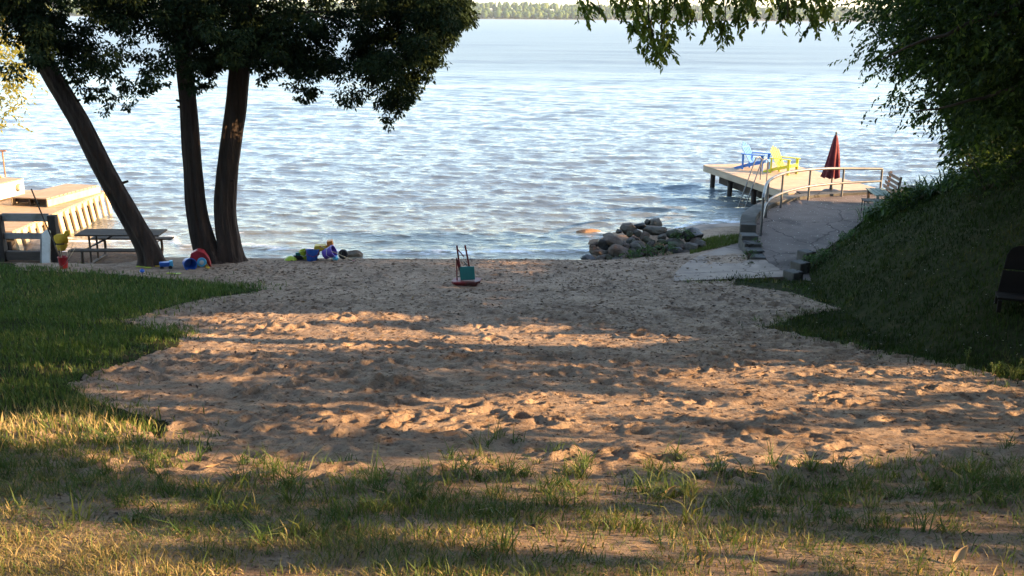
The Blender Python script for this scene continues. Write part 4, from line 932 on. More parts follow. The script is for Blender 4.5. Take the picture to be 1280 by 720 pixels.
# dark wooden chair at the right edge of the frame
cb = G(1272, 381); ch = thing('garden_chair', 'dark low wooden chair on the lawn at the right edge', 'chair', (cb.x, cb.y, gzf(cb.x, cb.y) - .01), rad(-112))
mb = MB(); sc_ = cb.y / FPX
MB().prism([(-.28, .0), (-.24, .33), (.26, .33), (.30, .0)], (-.02, 0, .16), (0, 1, 0), (-.28, 0, .96), (.96, 0, .28), .04).build('backrest', M['bench_dark'], ch, bevel=.01)
MB().prism([(-.235, .35), (-.21, .56), (-.15, .66), (-.06, .70), (.08, .70), (.17, .66), (.23, .56), (.255, .35)], (-.02, 0, .16), (0, 1, 0), (-.28, 0, .96), (.96, 0, .28), .04).build('headrest', M['bench_dark'], ch, bevel=.01)
mb = MB()
for i in range(4): mb.box((.06 + i * .125, 0, .17 + .012 * i), (.115, .62, .03))
mb.build('seat', M['bench_dark'], ch, bevel=.006)
for s in (-1, 1):
    MB().box((.42, s * .27, .08), (.08, .05, .17)).build('leg', M['bench_dark'], ch, bevel=.005)
    MB().box((-.05, s * .27, .08), (.08, .05, .17)).build('leg', M['bench_dark'], ch, bevel=.005)

# ------------------------------------------------------------------ left pier
PZ = .70
pr = thing('pier', 'sunlit timber crib pier with sheet pile sides at left', 'pier', (-14, 27, 0))
xr = -12.78; y0p, y1p = 24.9, P(128, 238, PZ).y
o_ = pr.location
mb = MB(); nbp = int((y1p - y0p) / .15)
for i in range(nbp):
    yy = y0p + (i + .5) * (y1p - y0p) / nbp; mb.bar(Vector((-20, yy, PZ - .02)) - o_, Vector((xr, yy, PZ - .02 + rnd.uniform(-.003, .003))) - o_, (y1p - y0p) / nbp - .018, .04)
mb.build('deck', M['pier_deck'], pr, bevel=.004)
MB().bar(Vector((xr - .06, y0p, PZ - .12)) - o_, Vector((xr - .06, y1p, PZ - .12)) - o_, .08, .15).build('wale', M['pale_timber'], pr, bevel=.008)
MB().box(Vector((-16.6, (y0p + y1p) / 2, -.3)) - o_, (7.2, y1p - y0p - .3, 1.3)).build('crib_fill', M['dark_timber'], pr)
npile = 15
for i in range(npile):
    yy = y0p + .15 + i * (y1p - y0p - .3) / (npile - 1)
    MB().bar(Vector((xr + .0, yy, PZ - .06)) - o_, Vector((xr + .20 + rnd.uniform(-.03, .03), yy + rnd.uniform(-.03, .03), -.6)) - o_, .20 + rnd.uniform(-.02, .02), .07, up=(1, 0, 0)).build('sheet_pile', M['pale_timber'], pr, bevel=.01)
# upturned dock section lying on the pier
za = PZ + .24; c4 = [P(14, 247, za), P(58, 249, za), P(124, 232, za), P(93, 226.5, za)]
c4[2] = c4[1] + (c4[2] - c4[1]); c4[3] = c4[0] + (c4[2] - c4[1])
rs = thing('dock_section', 'dock section of planks lying flat on the pier', 'dock section', (c4[0].x, c4[0].y, PZ + .003))
mb = MB(); A0, A1, A2, A3_ = [c - rs.location for c in c4]; up_ = Vector((0, 0, 1))
nbd = 13
for i in range(nbd):
    q0 = (i + .5) / nbd; a = A0.lerp(A3_, q0); b = A1.lerp(A2, q0); mb.bar(a, b, (A3_ - A0).length / nbd - .022, .035)
mb.build('planks', M['pier_deck'], rs, bevel=.004)
dn = Vector((0, 0, -.125))
MB().bar(A1 + dn, A2 + dn, .05, .20).build('side_beam', M['pale_timber'], rs, bevel=.006)
MB().bar(A0 + dn, A3_ + dn, .05, .20).build('side_beam', M['pale_timber'], rs, bevel=.006)
for q in (.5,): MB().bar(A0.lerp(A1, q) + dn, A3_.lerp(A2, q) + dn, .05, .18).build('side_beam', M['dark_timber'], rs)
MB().bar(A0.lerp(A3_, .06) + dn * .7, A1.lerp(A2, .06) + dn * .7, .04, .12).build('end_board', M['dark_timber'], rs, bevel=.006)  # dark timber here puts the shade of the unlit end into the colour
# white sided float further left
wz = PZ + .52; q1, q2 = P(28, 223, wz), P(-60, 243, wz)
wf = thing('float_platform', 'white sided float platform with round bumper at left edge', 'float', (q1.x, q1.y, PZ + .003))
dv = (q2 - q1); dv.z = 0; dvn = dv.normalized(); nv = Vector((-dvn.y, dvn.x, 0)); nv = nv if nv.x < 0 else -nv
h_ = wz - PZ - .003
MB().bar(Vector((0, 0, h_ - .25)), dvn * 3.2 + Vector((0, 0, h_ - .25)), .05, .44).build('side_panel', M['white_paint'], wf, bevel=.01)
MB().bar(nv * .03 + Vector((0, 0, h_ - .25)), nv * 1.6 + Vector((0, 0, h_ - .25)), .05, .44).build('end_panel', M['white_paint'], wf, bevel=.01)
MB().bar(nv * 1.63 + Vector((0, 0, h_ - .25)), nv * 1.63 + dvn * 3.2 + Vector((0, 0, h_ - .25)), .05, .44).build('side_panel', M['white_paint'], wf, bevel=.01)
mb = MB()
for i in range(22): a = dvn * (.07 + i * .145); mb.bar(a - nv * .03 + Vector((0, 0, h_ - .01)), a + nv * 1.66 + Vector((0, 0, h_ - .01)), .137, .035)
mb.build('deck', M['pier_deck'], wf, bevel=.004)
bc = dvn * .28 - nv * .05 + Vector((0, 0, h_ - .22)); MB().tube([bc, bc - nv * .09], .11, 20).build('bumper', M['pale_timber'], wf, smooth=True)
tpp = P(9, 221, wz); tpo = thing('mooring_post', 'thin rusty mooring post with crossbar on the white float', 'post', (tpp.x, tpp.y - .1, wz + .01))
MB().tube([(0, 0, 0), (0, 0, .80)], .022, 10).build('shaft', M['rust'], tpo, smooth=True)
MB().bar((-.2, 0, .80), (.12, 0, .80), .05, .04).build('crossbar', M['rust'], tpo, bevel=.01)
ocp = P(2, 222, wz); oc = thing('deck_cleat', 'curved tan wooden horn standing on the white float at the left edge', 'cleat', (ocp.x - .1, ocp.y, wz + .01))
MB().tube([(.12, 0, .03), (-.02, 0, .03), (-.10, 0, .10), (-.11, 0, .22), (-.03, 0, .33), (.05, 0, .40)], [.045, .06, .06, .05, .035, .015], 10).build('horn', M['pale_timber'], oc, smooth=True)

# fence by the pier
fy = G(72, 327).y; fA, fB = Y(5, 330, fy), Y(72, 327, fy)
fn = thing('post_rail_fence', 'dark post and grey rail fence at the foot of the pier', 'fence', (fB.x, fy, gzf(fB.x, fy)))
fo_ = fn.location; tz = Y(72, 269, fy).z
for xx in (fB.x, fA.x, fA.x - 1.3, fA.x - 2.6):
    g_ = gzf(xx, fy); MB().box(Vector((xx, fy, (g_ - .2 + tz) / 2)) - fo_, (.19, .19, tz - g_ + .2)).build('post', M['dark_timber'], fn, bevel=.012)
for za_, zb2 in ((267, 277), (291.5, 299), (314, 325)):
    zt_, zl_ = Y(40, za_, fy).z, Y(40, zb2, fy).z
    for xa, xb in ((fA.x + .1, fB.x - .1), (fA.x - 1.2, fA.x - .1), (fA.x - 2.5, fA.x - 1.4)):
        MB().box(Vector(((xa + xb) / 2, fy + .02, (zt_ + zl_) / 2)) - fo_, (xb - xa, .05 if za_ < 310 else .14, zt_ - zl_)).build('rail', M['grey_timber'] if za_ < 310 else M['table_timber'], fn, bevel=.006)
bb = Y(57, 329, fy - .30); wb = thing('white_board', 'white weathered board leaning upright against the fence', 'board', (bb.x, bb.y, gzf(bb.x, bb.y) - .01))
hb = Y(59, 285, fy - .12).z - wb.location.z
MB().prism([(-.10, 0), (.10, 0), (.12, hb - .06), (.06, hb), (-.09, hb - .1)], (0, .02, 0), (1, 0, 0), (0.02, .17, .98), (0, .98, -.17), .04).build('board', M['white_paint'], wb, bevel=.006)
MB().prism([(-.14, 0), (-.105, 0), (-.09, hb - .12), (-.12, hb - .14)], (0, .02, 0), (1, 0, 0), (0.02, .17, .98), (0, .98, -.17), .05).build('edge_batten', M['grey_timber'], wb)
# yellow vest hung on the fence post
vp = Y(77, 291, fy - .14); vs_ = thing('life_vest', 'yellow fabric life vest hanging on the right fence post', 'vest', vp)
mb = MB(); rows = []
vw = [(-.02, .10, .055), (-.06, .16, .07), (-.10, .17, .10), (-.17, .165, .10), (-.235, .15, .095), (-.25, .12, .075), (-.265, .12, .075), (-.30, .14, .09), (-.37, .125, .09), (-.42, .09, .07), (-.44, .04, .04)]
for z_, w_, d_2 in vw: rows.append((z_, w_, d_2))
seg = 18
for z_, w_, d_2 in rows:
    for k in range(seg):
        a = 2 * math.pi * k / seg; j = 1 + .10 * math.sin(3 * a + z_ * 22)
        mb.v.append((w_ * j * math.cos(a) + .05 * (z_ + .2), -.06 + d_2 * j * math.sin(a), z_))
for i in range(len(rows) - 1):
    for k in range(seg): mb.f.append((i * seg + k, i * seg + (k + 1) % seg, (i + 1) * seg + (k + 1) % seg, (i + 1) * seg + k))
mb.f.append(tuple(range(seg))); mb.f.append(tuple((len(rows) - 1) * seg + k for k in range(seg)))
mb.build('vest_body', M['vest'], vs_, smooth=True)
MB().tube([(.10, -.06, -.04), (.15, -.07, .03), (.22, -.08, .06), (.20, -.08, -.02), (.12, -.08, -.08)], [.035, .045, .04, .04, .03], 10).build('collar', M['vest'], vs_, smooth=True)
MB().bar((-.14, -.155, -.255), (.11, -.155, -.245), .02, .025).build('belt', M['black'], vs_)
# red bucket holding the long pole
bk = G(80, 336); bkt = thing('bucket', 'red bucket on the grass by the fence holding a long pole', 'bucket', (bk.x, bk.y, gzf(bk.x, bk.y) + .0))
MB().lathe([(.07, 0), (.085, .01), (.105, .25), (.115, .27), (.105, .275), (.095, .26), (.075, .03), (.01, .025)], seg=24).build('pail', M['red'], bkt, smooth=True)
MB().tube([(.11, 0, .24), (.09, -.07, .13), (0, -.12, .06), (-.09, -.07, .13), (-.11, 0, .24)], .005, 6).build('handle', M['steel'], bkt)
pt_ = Y(39, 236, bk.y - .1); pole = thing('net_pole', 'long black pole standing slanted in the red bucket', 'pole', (bk.x, bk.y, bkt.location.z + .03))
pv = pt_ - pole.location
MB().tube([pv * .28, pv], [.017, .015], 8).build('shaft', M['black'], pole, smooth=True)
MB().tube([Vector((0.02, 0, 0)), pv * .28], [.021, .019], 8).build('grip', M['bench_wood'], pole, smooth=True)
rd = thing('reed_sticks', 'thin dry sticks standing in the red bucket', 'sticks', (bk.x, bk.y, bkt.location.z + .04))
for a, l in ((.45, .52), (.6, .48), (-.1, .42), (.25, .38)): MB().tube([(0, 0, 0), (a * .55, .03, l)], .006, 5).build('stick', M['dry'] if 0 else M['pale_timber'], rd)
# pale boulders in the sun behind the fence
for i, (px, py, s_) in enumerate([(22, 306, .5), (38, 304, .62), (52, 308, .4)]):
    p = P(px, py + 4, .1); v = ico4 * np.array([s_, .35, .26]) * (1 + .3 * (np.array([fbm(ico4[:, 0] * 1.7 + i * 9, ico4[:, 1] * 1.7 + ico4[:, 2] * 2.1, 3)]).T - .5))
    o = npmesh('boulder', v, ico4f, M['pale_rock'], smooth=True); o.location = p
    tag(o, ['pale sunlit boulder behind the fence, nearest the left post', 'wide pale boulder seen through the middle of the fence', 'small pale boulder behind the leaning white board'][i], 'boulder', 'pale boulders at the foot of the pier')

# ------------------------------------------------------------------ picnic table
pl = P(97, 336, .12)
pc = Vector((pl.x + .86, pl.y + .72, 0)); pt = thing('picnic_table', 'grey wooden picnic table with tubular metal legs by the leaning cedar', 'picnic table', (pc.x, pc.y, gzf(pl.x, pl.y) - .01), rad(1))
L2 = 1.02
def planks(y0, y1, z, n, name):
    mb = MB(); wv = (y1 - y0) / n
    for i in range(n): mb.box((rnd.uniform(-.008, .008), y0 + (i + .5) * wv, z), (2 * L2, wv - .012, .04))
    mb.build(name, M['table_timber'], pt, bevel=.005)
planks(-.36, .36, .75, 5, 'tabletop'); planks(-.80, -.55, .46, 2, 'bench_seat'); planks(.55, .80, .46, 2, 'bench_seat')
for s in (-1, 1):
    e = s * .72
    MB().tube([(e, -.70, .44), (e, -.73, .30), (e, -.72, .14), (e, -.64, .03), (e, -.4, .022), (e, .4, .022), (e, .64, .03), (e, .72, .14), (e, .73, .30), (e, .70, .44)], .034, 9).build('leg_frame', M['darksteel'], pt, smooth=True)
    for y_ in (-.22, .22): MB().tube([(e, y_, .03), (e, y_, .73)], .026, 9).build('upright', M['darksteel'], pt, smooth=True)
    MB().tube([(e, -.70, .43), (e, .70, .43)], .02, 8).build('crossbar', M['darksteel'], pt, smooth=True)
    MB().tube([(e, 0, .42), (s * .12, 0, .72)], .018, 8).build('brace', M['darksteel'], pt, smooth=True)

# ------------------------------------------------------------------ rocks
def rock(name, p, sx, sy, sz, rz, tilt, mat, label, group):
    v = ico4.copy(); sd = R.uniform(0, 99)
    nrm = rdir(11)
    for q in nrm:                                # a few broken faces
        dd = v @ q; lim = R.uniform(.55, .86); v = v - np.where(dd > lim, dd - lim, 0)[:, None] * q * .85
    v *= (1 + .30 * (fbm(v[:, 0] * 1.3 + sd, v[:, 1] * 1.3 + v[:, 2] * 1.7 + sd, 4) - .5))[:, None]
    v = v * np.array([sx, sy, sz])
    o = npmesh(name, v, ico4f, mat, smooth=True); o.location = p; o.rotation_euler = (R.normal(0, .12), tilt, rz)
    tag(o, label, 'rock', group); return o
def heapP(X8, Y8):
    px, py = 720 + X8 / 8, 260 + Y8 / 8; d = ray(px, py)
    # plane z = .10 + .30 (y - 24.2)
    t = (.16 - .30 * 23.95 - CZ) / (d[2] - .30 * d[1]); p = d * t
    return Vector((p[0], p[1], CZ + p[2]))
big = [(130, 515, 150, 80, 'd', 0, 'black wet boulder at the lakeward foot of the rock heap'), (400, 350, 240, 130, 'b', -.5, 'largest tilted brown slab in the rock heap'), (520, 205, 150, 95, 'g', -.45, 'grey slab tilted on the back of the rock heap'),
       (450, 455, 220, 130, 'b', -.3, 'long brown boulder low in the rock heap'), (795, 152, 130, 85, 'g', .2, 'topmost pale grey boulder of the rock heap'), (790, 222, 190, 95, 'g', .05, 'wide grey boulder under the topmost rock'),
       (1160, 272, 190, 115, 'd', .1, 'big dark rounded boulder next to the patch of bright grass'), (980, 268, 170, 100, 'm', .05, 'olive mossy boulder left of the big dark boulder'), (1150, 405, 145, 130, 'g', .0, 'grey upright boulder beside the concrete path'),
       (985, 432, 140, 95, 'd', .15, 'dark pointed boulder near the concrete path'), (820, 378, 95, 75, 'r', .1, 'small orange brown rock in the middle of the heap'), (280, 370, 95, 120, 'd', .4, 'dark upright boulder at the waterline of the heap'),
       (710, 142, 64, 54, 'g', 0, 'small bluish grey rock beside the topmost boulder'), (640, 182, 120, 70, 'd', .1, 'dark rock on the crest left of the topmost boulder'), (1245, 372, 115, 95, 'g', .1, 'grey boulder at the path end of the heap'),
       (900, 470, 125, 62, 'r', 0, 'flat rusty brown rock among weeds at the heap foot'), (745, 500, 64, 95, 'g', 0, 'pointed grey triangular rock at the sand edge'), (430, 233, 55, 42, 'd', 0, 'small black rock sticking up at the back of the heap')]
small = [(240, 520, 105, 65), (190, 425, 105, 78), (240, 455, 145, 72), (315, 275, 125, 56), (520, 510, 155, 80), (610, 388, 135, 90), (690, 292, 105, 85), (620, 252, 85, 62), (865, 292, 105, 66), (1060, 412, 78, 78), (740, 372, 84, 76), (720, 330, 95, 66), (850, 340, 95, 66),
         (960, 512, 95, 50), (1040, 502, 95, 64), (800, 522, 95, 46), (620, 540, 130, 46), (680, 470, 110, 70), (840, 500, 100, 60), (540, 330, 95, 64), (500, 388, 105, 74), (450, 378, 75, 64), (580, 312, 66, 55), (540, 262, 66, 55), (610, 342, 76, 46), (330, 500, 95, 66), (400, 418, 105, 56),
         (345, 300, 66, 46), (205, 362, 56, 46), (168, 380, 55, 55), (1000, 362, 190, 66), (1190, 330, 105, 56), (950, 330, 105, 56), (930, 402, 85, 66), (770, 440, 110, 70), (1100, 460, 90, 60), (560, 450, 80, 60), (660, 420, 90, 60), (900, 540, 90, 40), (400, 520, 110, 50), (700, 545, 90, 36)] + [(R.uniform(250, 1150), R.uniform(330, 560), R.uniform(50, 85), R.uniform(38, 60)) for _ in range(34)]
RM = {'g': 'rock_grey', 'b': 'rock_brown', 'd': 'rock_dark', 'm': 'rock_moss', 'r': 'rock_rust'}
RL = {'g': 'smaller grey stone wedged in the rock heap by the water', 'b': 'smaller brown stone wedged in the rock heap by the water', 'm': 'smaller mossy stone wedged in the rock heap by the water'}
for X8, Y8, w8, h8, c, tl, lab in big:
    p = heapP(X8, Y8); k = p.y / FPX / 8 * 1.16
    rock('boulder', p, w8 * k * .56, w8 * k * .48, h8 * k * .58, R.uniform(-.4, .4), -tl, M[RM[c]], lab, 'rocks heaped at the shore')
for X8, Y8, w8, h8 in small:
    c = 'gbmgb'[R.integers(5)]; p = heapP(X8, Y8); k = p.y / FPX / 8 * 1.12
    rock('stone', p, w8 * k * .56, w8 * k * .5, h8 * k * .6, R.uniform(-3, 3), R.normal(0, .2), M[RM[c]], RL[c], RL[c].split(' wedged')[0] + 's of the heap')
rp = P(735, 290, .0); rock('boulder', rp + Vector((0, 0, -.02)), .40, .22, .13, .1, 0, M['rock_rust'], 'sunlit orange rock just breaking the lake surface', None)
rp = P(438, 321, .02); rock('boulder', rp + Vector((0, .1, .0)), .34, .2, .16, .1, 0, M['rock_grey'], 'smooth grey rock at the water behind the toy pile', None)

# ------------------------------------------------------------------ shrubs, bank plants
def leafy(name, label, cat, c, rx, rz, n, size, mat='shrub', group=None):
    t = thing(name, label, cat, (c.x, c.y, c.z), group=group)
    o = rdir(n) * R.random((n, 1)) ** .33 * [rx, rx, rz]; o[:, 2] = np.abs(o[:, 2]) * 1.0
    st = np.array(c) + o + [0, 0, .02]; d = unit(o + R.normal(0, .3 * rx, (n, 3)))
    k = fbm(st[:, 0] * 7, st[:, 2] * 7, 2) > .36
    A = maple_twigs(st[k], d[k], 5, size, size * 1.8); leaf_mesh('foliage', *A, M[mat], t)
    mb = MB()
    for i in range(7):
        a = R.uniform(0, 6.28); mb.tube([(0, 0, -.05), (math.cos(a) * rx * .4, math.sin(a) * rx * .4, rz * .5), (math.cos(a) * rx * .8, math.sin(a) * rx * .8, rz * .85)], [.012, .008, .004], 5)
    mb.build('stem', M['bark2'], t); return t
shr = [(1052, 296, .34, .34, 'dark rounded shrub second from the foot of the ramp edge'), (1075, 272, .30, .30, 'dark small shrub on the bank just below the low table'), (1030, 312, .26, .30, 'light green leafy shrub midway along the ramp edge'), (1004, 330, .40, .34, 'green shrub at the foot of the bank beside the edging timbers'), (1094, 262, .34, .36, 'dark shrub on the bank right below the bench'), (1018, 322, .28, .28, 'small leafy shrub between the midway shrub and the edging timbers')]
for px, py, rx, rz, lab in shr:
    c = G(px + 10, py + 4); leafy('shrub', lab, 'shrub', c, rx * .68, rz * .8, 110, .05, group='shrubs along the ramp edge')
# strap-leaved clumps on the crest of the bank
def strap(label, c, n, ln):
    t = thing('ornamental_grass', label, 'plant', c, group='strap leaved plants on the bank crest')
    v, f, tt2 = [], [], []
    for i in range(n):
        a = R.uniform(0, 6.28); l = ln * R.uniform(.6, 1.15); b = np.array([R.normal(0, .16), R.normal(0, .16), -.03]); dr = np.array([math.cos(a), math.sin(a), 0]); s = np.array([-dr[1], dr[0], 0]) * R.uniform(.010, .018); out = R.uniform(.35, .95)
        k0 = len(v)
        for j in range(7):
            q = j / 6; p = b + dr * (l * out * q ** 1.25) + np.array([0, 0, l * (1.35 * q - 1.05 * q * q * (.5 + out * .6))]); wq_ = s * (1 - q ** 3) + s * .05
            v += [p - wq_, p + wq_]
        for j in range(6): f.append((k0 + 2 * j, k0 + 2 * j + 1, k0 + 2 * j + 3, k0 + 2 * j + 2))
        tt2 += [np.clip(R.normal(.45, .2), 0, 1)] * 14
    npmesh('leaf_blades', np.array(v), np.array(f), M['shrub'], t, tint=np.array(tt2))
for xx, yy, n, l, lab in [(9.35, 25.0, 170, .85, 'arching strap-leaved clump nearest the bench'), (9.7, 24.5, 170, .9, 'strap-leaved clump second up the bank crest'), (10.05, 24.0, 170, .9, 'strap-leaved clump midway up the bank crest'), (10.5, 23.5, 160, .85, 'strap-leaved clump fourth up the bank crest'), (10.9, 22.9, 150, .8, 'strap-leaved clump under the maple foliage'), (9.45, 24.2, 120, .6, 'low strap-leaved clump in front of the crest row')]:
    strap(lab, Vector((xx, yy, hs(xx, yy))), n, l)
sb = Vector((10.9, 20.4, hs(10.9, 20.4)))
for i, (xx, yy, rx, rz, lab) in enumerate([(9.5, 23.6, .5, .5, 'dark bush on the bank crest behind the strap-leaved clumps'), (9.9, 20.6, .8, .8, 'broad dark bush under the maple on the crest'), (11.0, 18.6, .9, 1.1, 'tall dark bush under the maple at the right edge'), (12.6, 24.6, 1.7, 2.6, 'big dark bush added at the lakeward end of the bank to shade the rocks'), (11.4, 22.5, 1.45, 3.0, 'tallest dark bush added between the maple and the lake to shade the shore')]):  # last two bushes added to keep the sun off rocks and shore
    leafy('bush', lab, 'bush', Vector((xx, yy, hs(xx, yy))), rx, rz, 420 if rx < 1 else 2200, .09 if rx < 1 else .14, 'maple', 'bushes below the maple')
# edging timbers at the foot of the bank
for px, py, lab in [(984, 349, 'lowest dark edging block at the foot of the bank'), (993, 338, 'middle dark edging block by the ramp'), (1001, 326, 'upper dark edging block beside the ramp shrub')]:
    c = P(px, py, .56); o = MB().box((0, 0, 0), (.30, .34, .30), (0, 0, .5)).build('edging_block', M['wall_block'], bevel=.025); o.location = (c.x + .12, c.y, float(rampz(0, c.y)) + .10)
    tag(o, lab, 'block', 'edging blocks along the ramp')
bl = Vector((9.95, 26.3, hs(9.95, 26.3)))
o = MB().box((0, 0, 0), (.55, .45, .5), (0, 0, .4)).build('stone_block', M['wall_block'], bevel=.04); o.location = G(1106, 240) + Vector((.05, 0, .12)); tag(o, 'grey stone block on the bank just right of the bench', 'stone block')
# bright grass strip by the path, weeds among the rocks
pg = gpoly([(868, 302), (900, 296), (930, 294), (930, 303), (900, 310), (872, 316), (862, 318)])
x, y = R.uniform(pg[:, 0].min() - .1, pg[:, 0].max() + .1, 9000), R.uniform(pg[:, 1].min(), pg[:, 1].max(), 9000) + .0; k = inpoly(pg, x, y)
blades('grass', x[k], y[k], R.uniform(.04, .12, k.sum()), R.uniform(.010, .016, k.sum()), R.uniform(.6, .72, k.sum()), label='bright green grass patch between rocks and concrete wall')
for X8, Y8, lab in [(690, 470, 'green weed among the rocks at the sand edge'), (880, 440, 'leafy green weed in the middle of the rock heap foot'), (540, 525, 'small weed sprouting at the sand edge of the heap'), (1050, 300, 'pale green weed beside the big dark boulder')]:
    leafy('weed', lab, 'weed', heapP(X8, Y8) + Vector((0, -.15, .05)), .26, .22, 60, .06, group='weeds in the rock heap')
c = P(920, 335, .5); leafy('weed', 'green weed growing against the stepped end of the wall', 'weed', Vector((5.70, 23.3, hs(5.7, 23.3) + .03)), .14, .22, 40, .05)
leafy('weed', 'yellow green weed sprouting on the wall step', 'weed', Vector((6.08, 24.15, .62)), .1, .16, 24, .05)
# flowering weeds at the right edge of the sand
def stalk(label, c, n, h, spread):
    t = thing('flowering_weed', label, 'weed', c, group='flowering weeds at the right sand edge'); mb = MB(); tips = []
    for i in range(n):
        a = R.uniform(0, 6.28); q = R.uniform(.3, 1) * spread; e_ = Vector((math.cos(a) * q, math.sin(a) * q, h * R.uniform(.7, 1))); mb.tube([(0, 0, -.02), e_ * .5 + Vector((0, 0, .04)), e_], [.004, .003, .002], 5)
        for j in range(14): tips.append([*(e_ * (.55 + .45 * R.random()) + Vector((R.normal(0, .012), R.normal(0, .012), 0)) + c)])
    mb.build('stem', M['stalk'], t); tips = np.array(tips); k = len(tips)
    leaf_mesh('blossom', tips, unit(R.normal(0, 1, (k, 3)) + [0, 0, .6]), rdir(k), R.uniform(.018, .035, k), R.uniform(.008, .014, k), R.uniform(.35, .72, k), M['grass'], t)
for px, py, n, h, s_, lab in [(1208, 456, 3, .33, .05, 'single tall yellow flowering weed at the right lawn edge'), (1240, 472, 6, .2, .1, 'short yellow green weed left of the bushier one'), (1266, 478, 14, .24, .2, 'bushy yellow green weed at the right frame edge')]:
    q = G(px, py); stalk(lab, Vector((q.x, q.y, gzf(q.x, q.y))), n, h, s_)
# dandelion clock and single pale leaves
q = G(640, 700); q.z = gzf(q.x, q.y); dn_ = thing('dandelion', 'dandelion seed head on a thin stalk in the foreground', 'flower', q)
MB().tube([(0, 0, -.02), (.004, 0, .12), (-.003, 0, .22)], .0035, 6).build('stem', M['stalk'], dn_)
k = 90; leaf_mesh('seed_head', np.tile(np.array(q) + [-.003, 0, .22], (k, 1)), rdir(k), rdir(k), np.full(k, .014), np.full(k, .003), np.full(k, .2), M['petal'], dn_)
for px, py, ln, tn, lab in [(1198, 706, .13, .95, 'pale curled willow leaf at the bottom right corner'), (1218, 432 + 200, .10, .8, 'dry leaf on the grass at the right'), (265, 586, .10, .85, 'dry straw coloured leaf lying at the left grass edge'), (835, 626, .12, .8, 'yellow green leaf lying right of centre in the weeds'), (500, 690, .09, .8, 'curled pale leaf in the weeds left of the dandelion')]:
    q = G(px, py); a = R.uniform(.5, 1.2); z_ = gzf(q.x, q.y) + .03; nseg = 8; v, f = [], []
    for j in range(nseg + 1):
        s_ = j / nseg; wv = .17 * ln * math.sin(math.pi * min(1, s_ * .96 + .02)) + .002; cx_, cy_ = (s_ - .5) * ln * math.cos(a), (s_ - .5) * ln * math.sin(a); zz = .03 * s_ * s_
        v += [(cx_ - wv * math.sin(a), cy_ + wv * math.cos(a), zz + .012), (cx_, cy_, zz), (cx_ + wv * math.sin(a), cy_ - wv * math.cos(a), zz + .010)]
    for j in range(nseg): b0 = j * 3; f += [(b0, b0 + 1, b0 + 4, b0 + 3), (b0 + 1, b0 + 2, b0 + 5, b0 + 4)]
    o = npmesh('fallen_leaf', np.array(v), np.array(f), M['dry'], tint=np.full(len(v), tn * .7), smooth=True); o.location = (q.x, q.y, z_); o.rotation_euler = (R.normal(0, .25), R.normal(0, .25), 0)
    tag(o, lab, 'leaf')

# ------------------------------------------------------------------ toys
dg = G(583, 356); dgr = thing('toy_digger', 'red ride-on sand digger with teal panel standing on the sand', 'toy digger', (dg.x, dg.y, gzf(dg.x, dg.y) - .01), rad(-6))
k = dg.y / FPX
MB().prism([(-.30, -.11), (-.24, -.19), (.22, -.21), (.31, -.12), (.31, .12), (.22, .19), (-.24, .19), (-.30, .11)], (0, 0, .105), (1, 0, .05), (0, 1, 0), (0, 0, 1), .05).build('base_plate', M['digred'], dgr, bevel=.012)
MB().prism([(-.22, -.15), (.24, -.15), (.24, .15), (-.22, .15)], (.0, 0, .045), (1, 0, 0), (0, 1, 0), (0, 0, 1), .085).build('base_skirt', M['digred'], dgr, bevel=.01)
MB().box((.03, -.05, .285), (.31, .045, .285), (rad(-6), rad(-4), 0)).build('panel', M['teal'], dgr, bevel=.012)
MB().tube([(-.20, .0, .10), (-.205, 0, .60)], .014, 8).build('lever', M['digred'], dgr, smooth=True)
MB().bar((-.115, .06, .13), (-.205, .03, .86), .035, .03, up=(0, 1, 0)).build('arm', M['digred'], dgr, bevel=.006)
MB().bar((.055, .06, .40), (-.03, .03, .87), .035, .03, up=(0, 1, 0)).build('arm', M['digred'], dgr, bevel=.006)
MB().bar((-.19, .03, .78), (-.05, .03, .62), .022, .02, up=(0, 1, 0)).build('cross_brace', M['digred'], dgr)
MB().bar((-.14, .05, .33), (-.18, .02, .56), .06, .05, up=(0, 1, 0)).build('boom_joint', M['digred'], dgr, bevel=.006)
MB().tube([(-.06, .04, .52), (.03, .05, .40)], .012, 8).build('linkage', M['steel'], dgr)
MB().tube([(-.20, 0, .19), (-.10, .05, .19)], .010, 8).build('lower_link', M['steel'], dgr)
def pos(px, py, dz=0): q = G(px, py); return Vector((q.x, q.y, gzf(q.x, q.y) + dz))
def pail(label, cat, p, r, h, mat, rot, name='toy_bucket', handle='white_paint', group=None):
    t = thing(name, label, cat, p, rot, group)
    MB().lathe([(r * .72, 0), (r * .76, .008), (r, h), (r * 1.08, h + .006), (r * 1.08, h + .02), (r * .95, h + .02), (r * .7, .02), (.005, .016)], seg=24).build('pail', M[mat], t, smooth=True)
    MB().tube([(r * 1.05, 0, h), (r * .8, -r * .6, h * .62), (0, -r * 1.05, h * .45), (-r * .8, -r * .6, h * .62), (-r * 1.05, 0, h)], .006, 6).build('handle', M[handle], t, smooth=True)
    return t
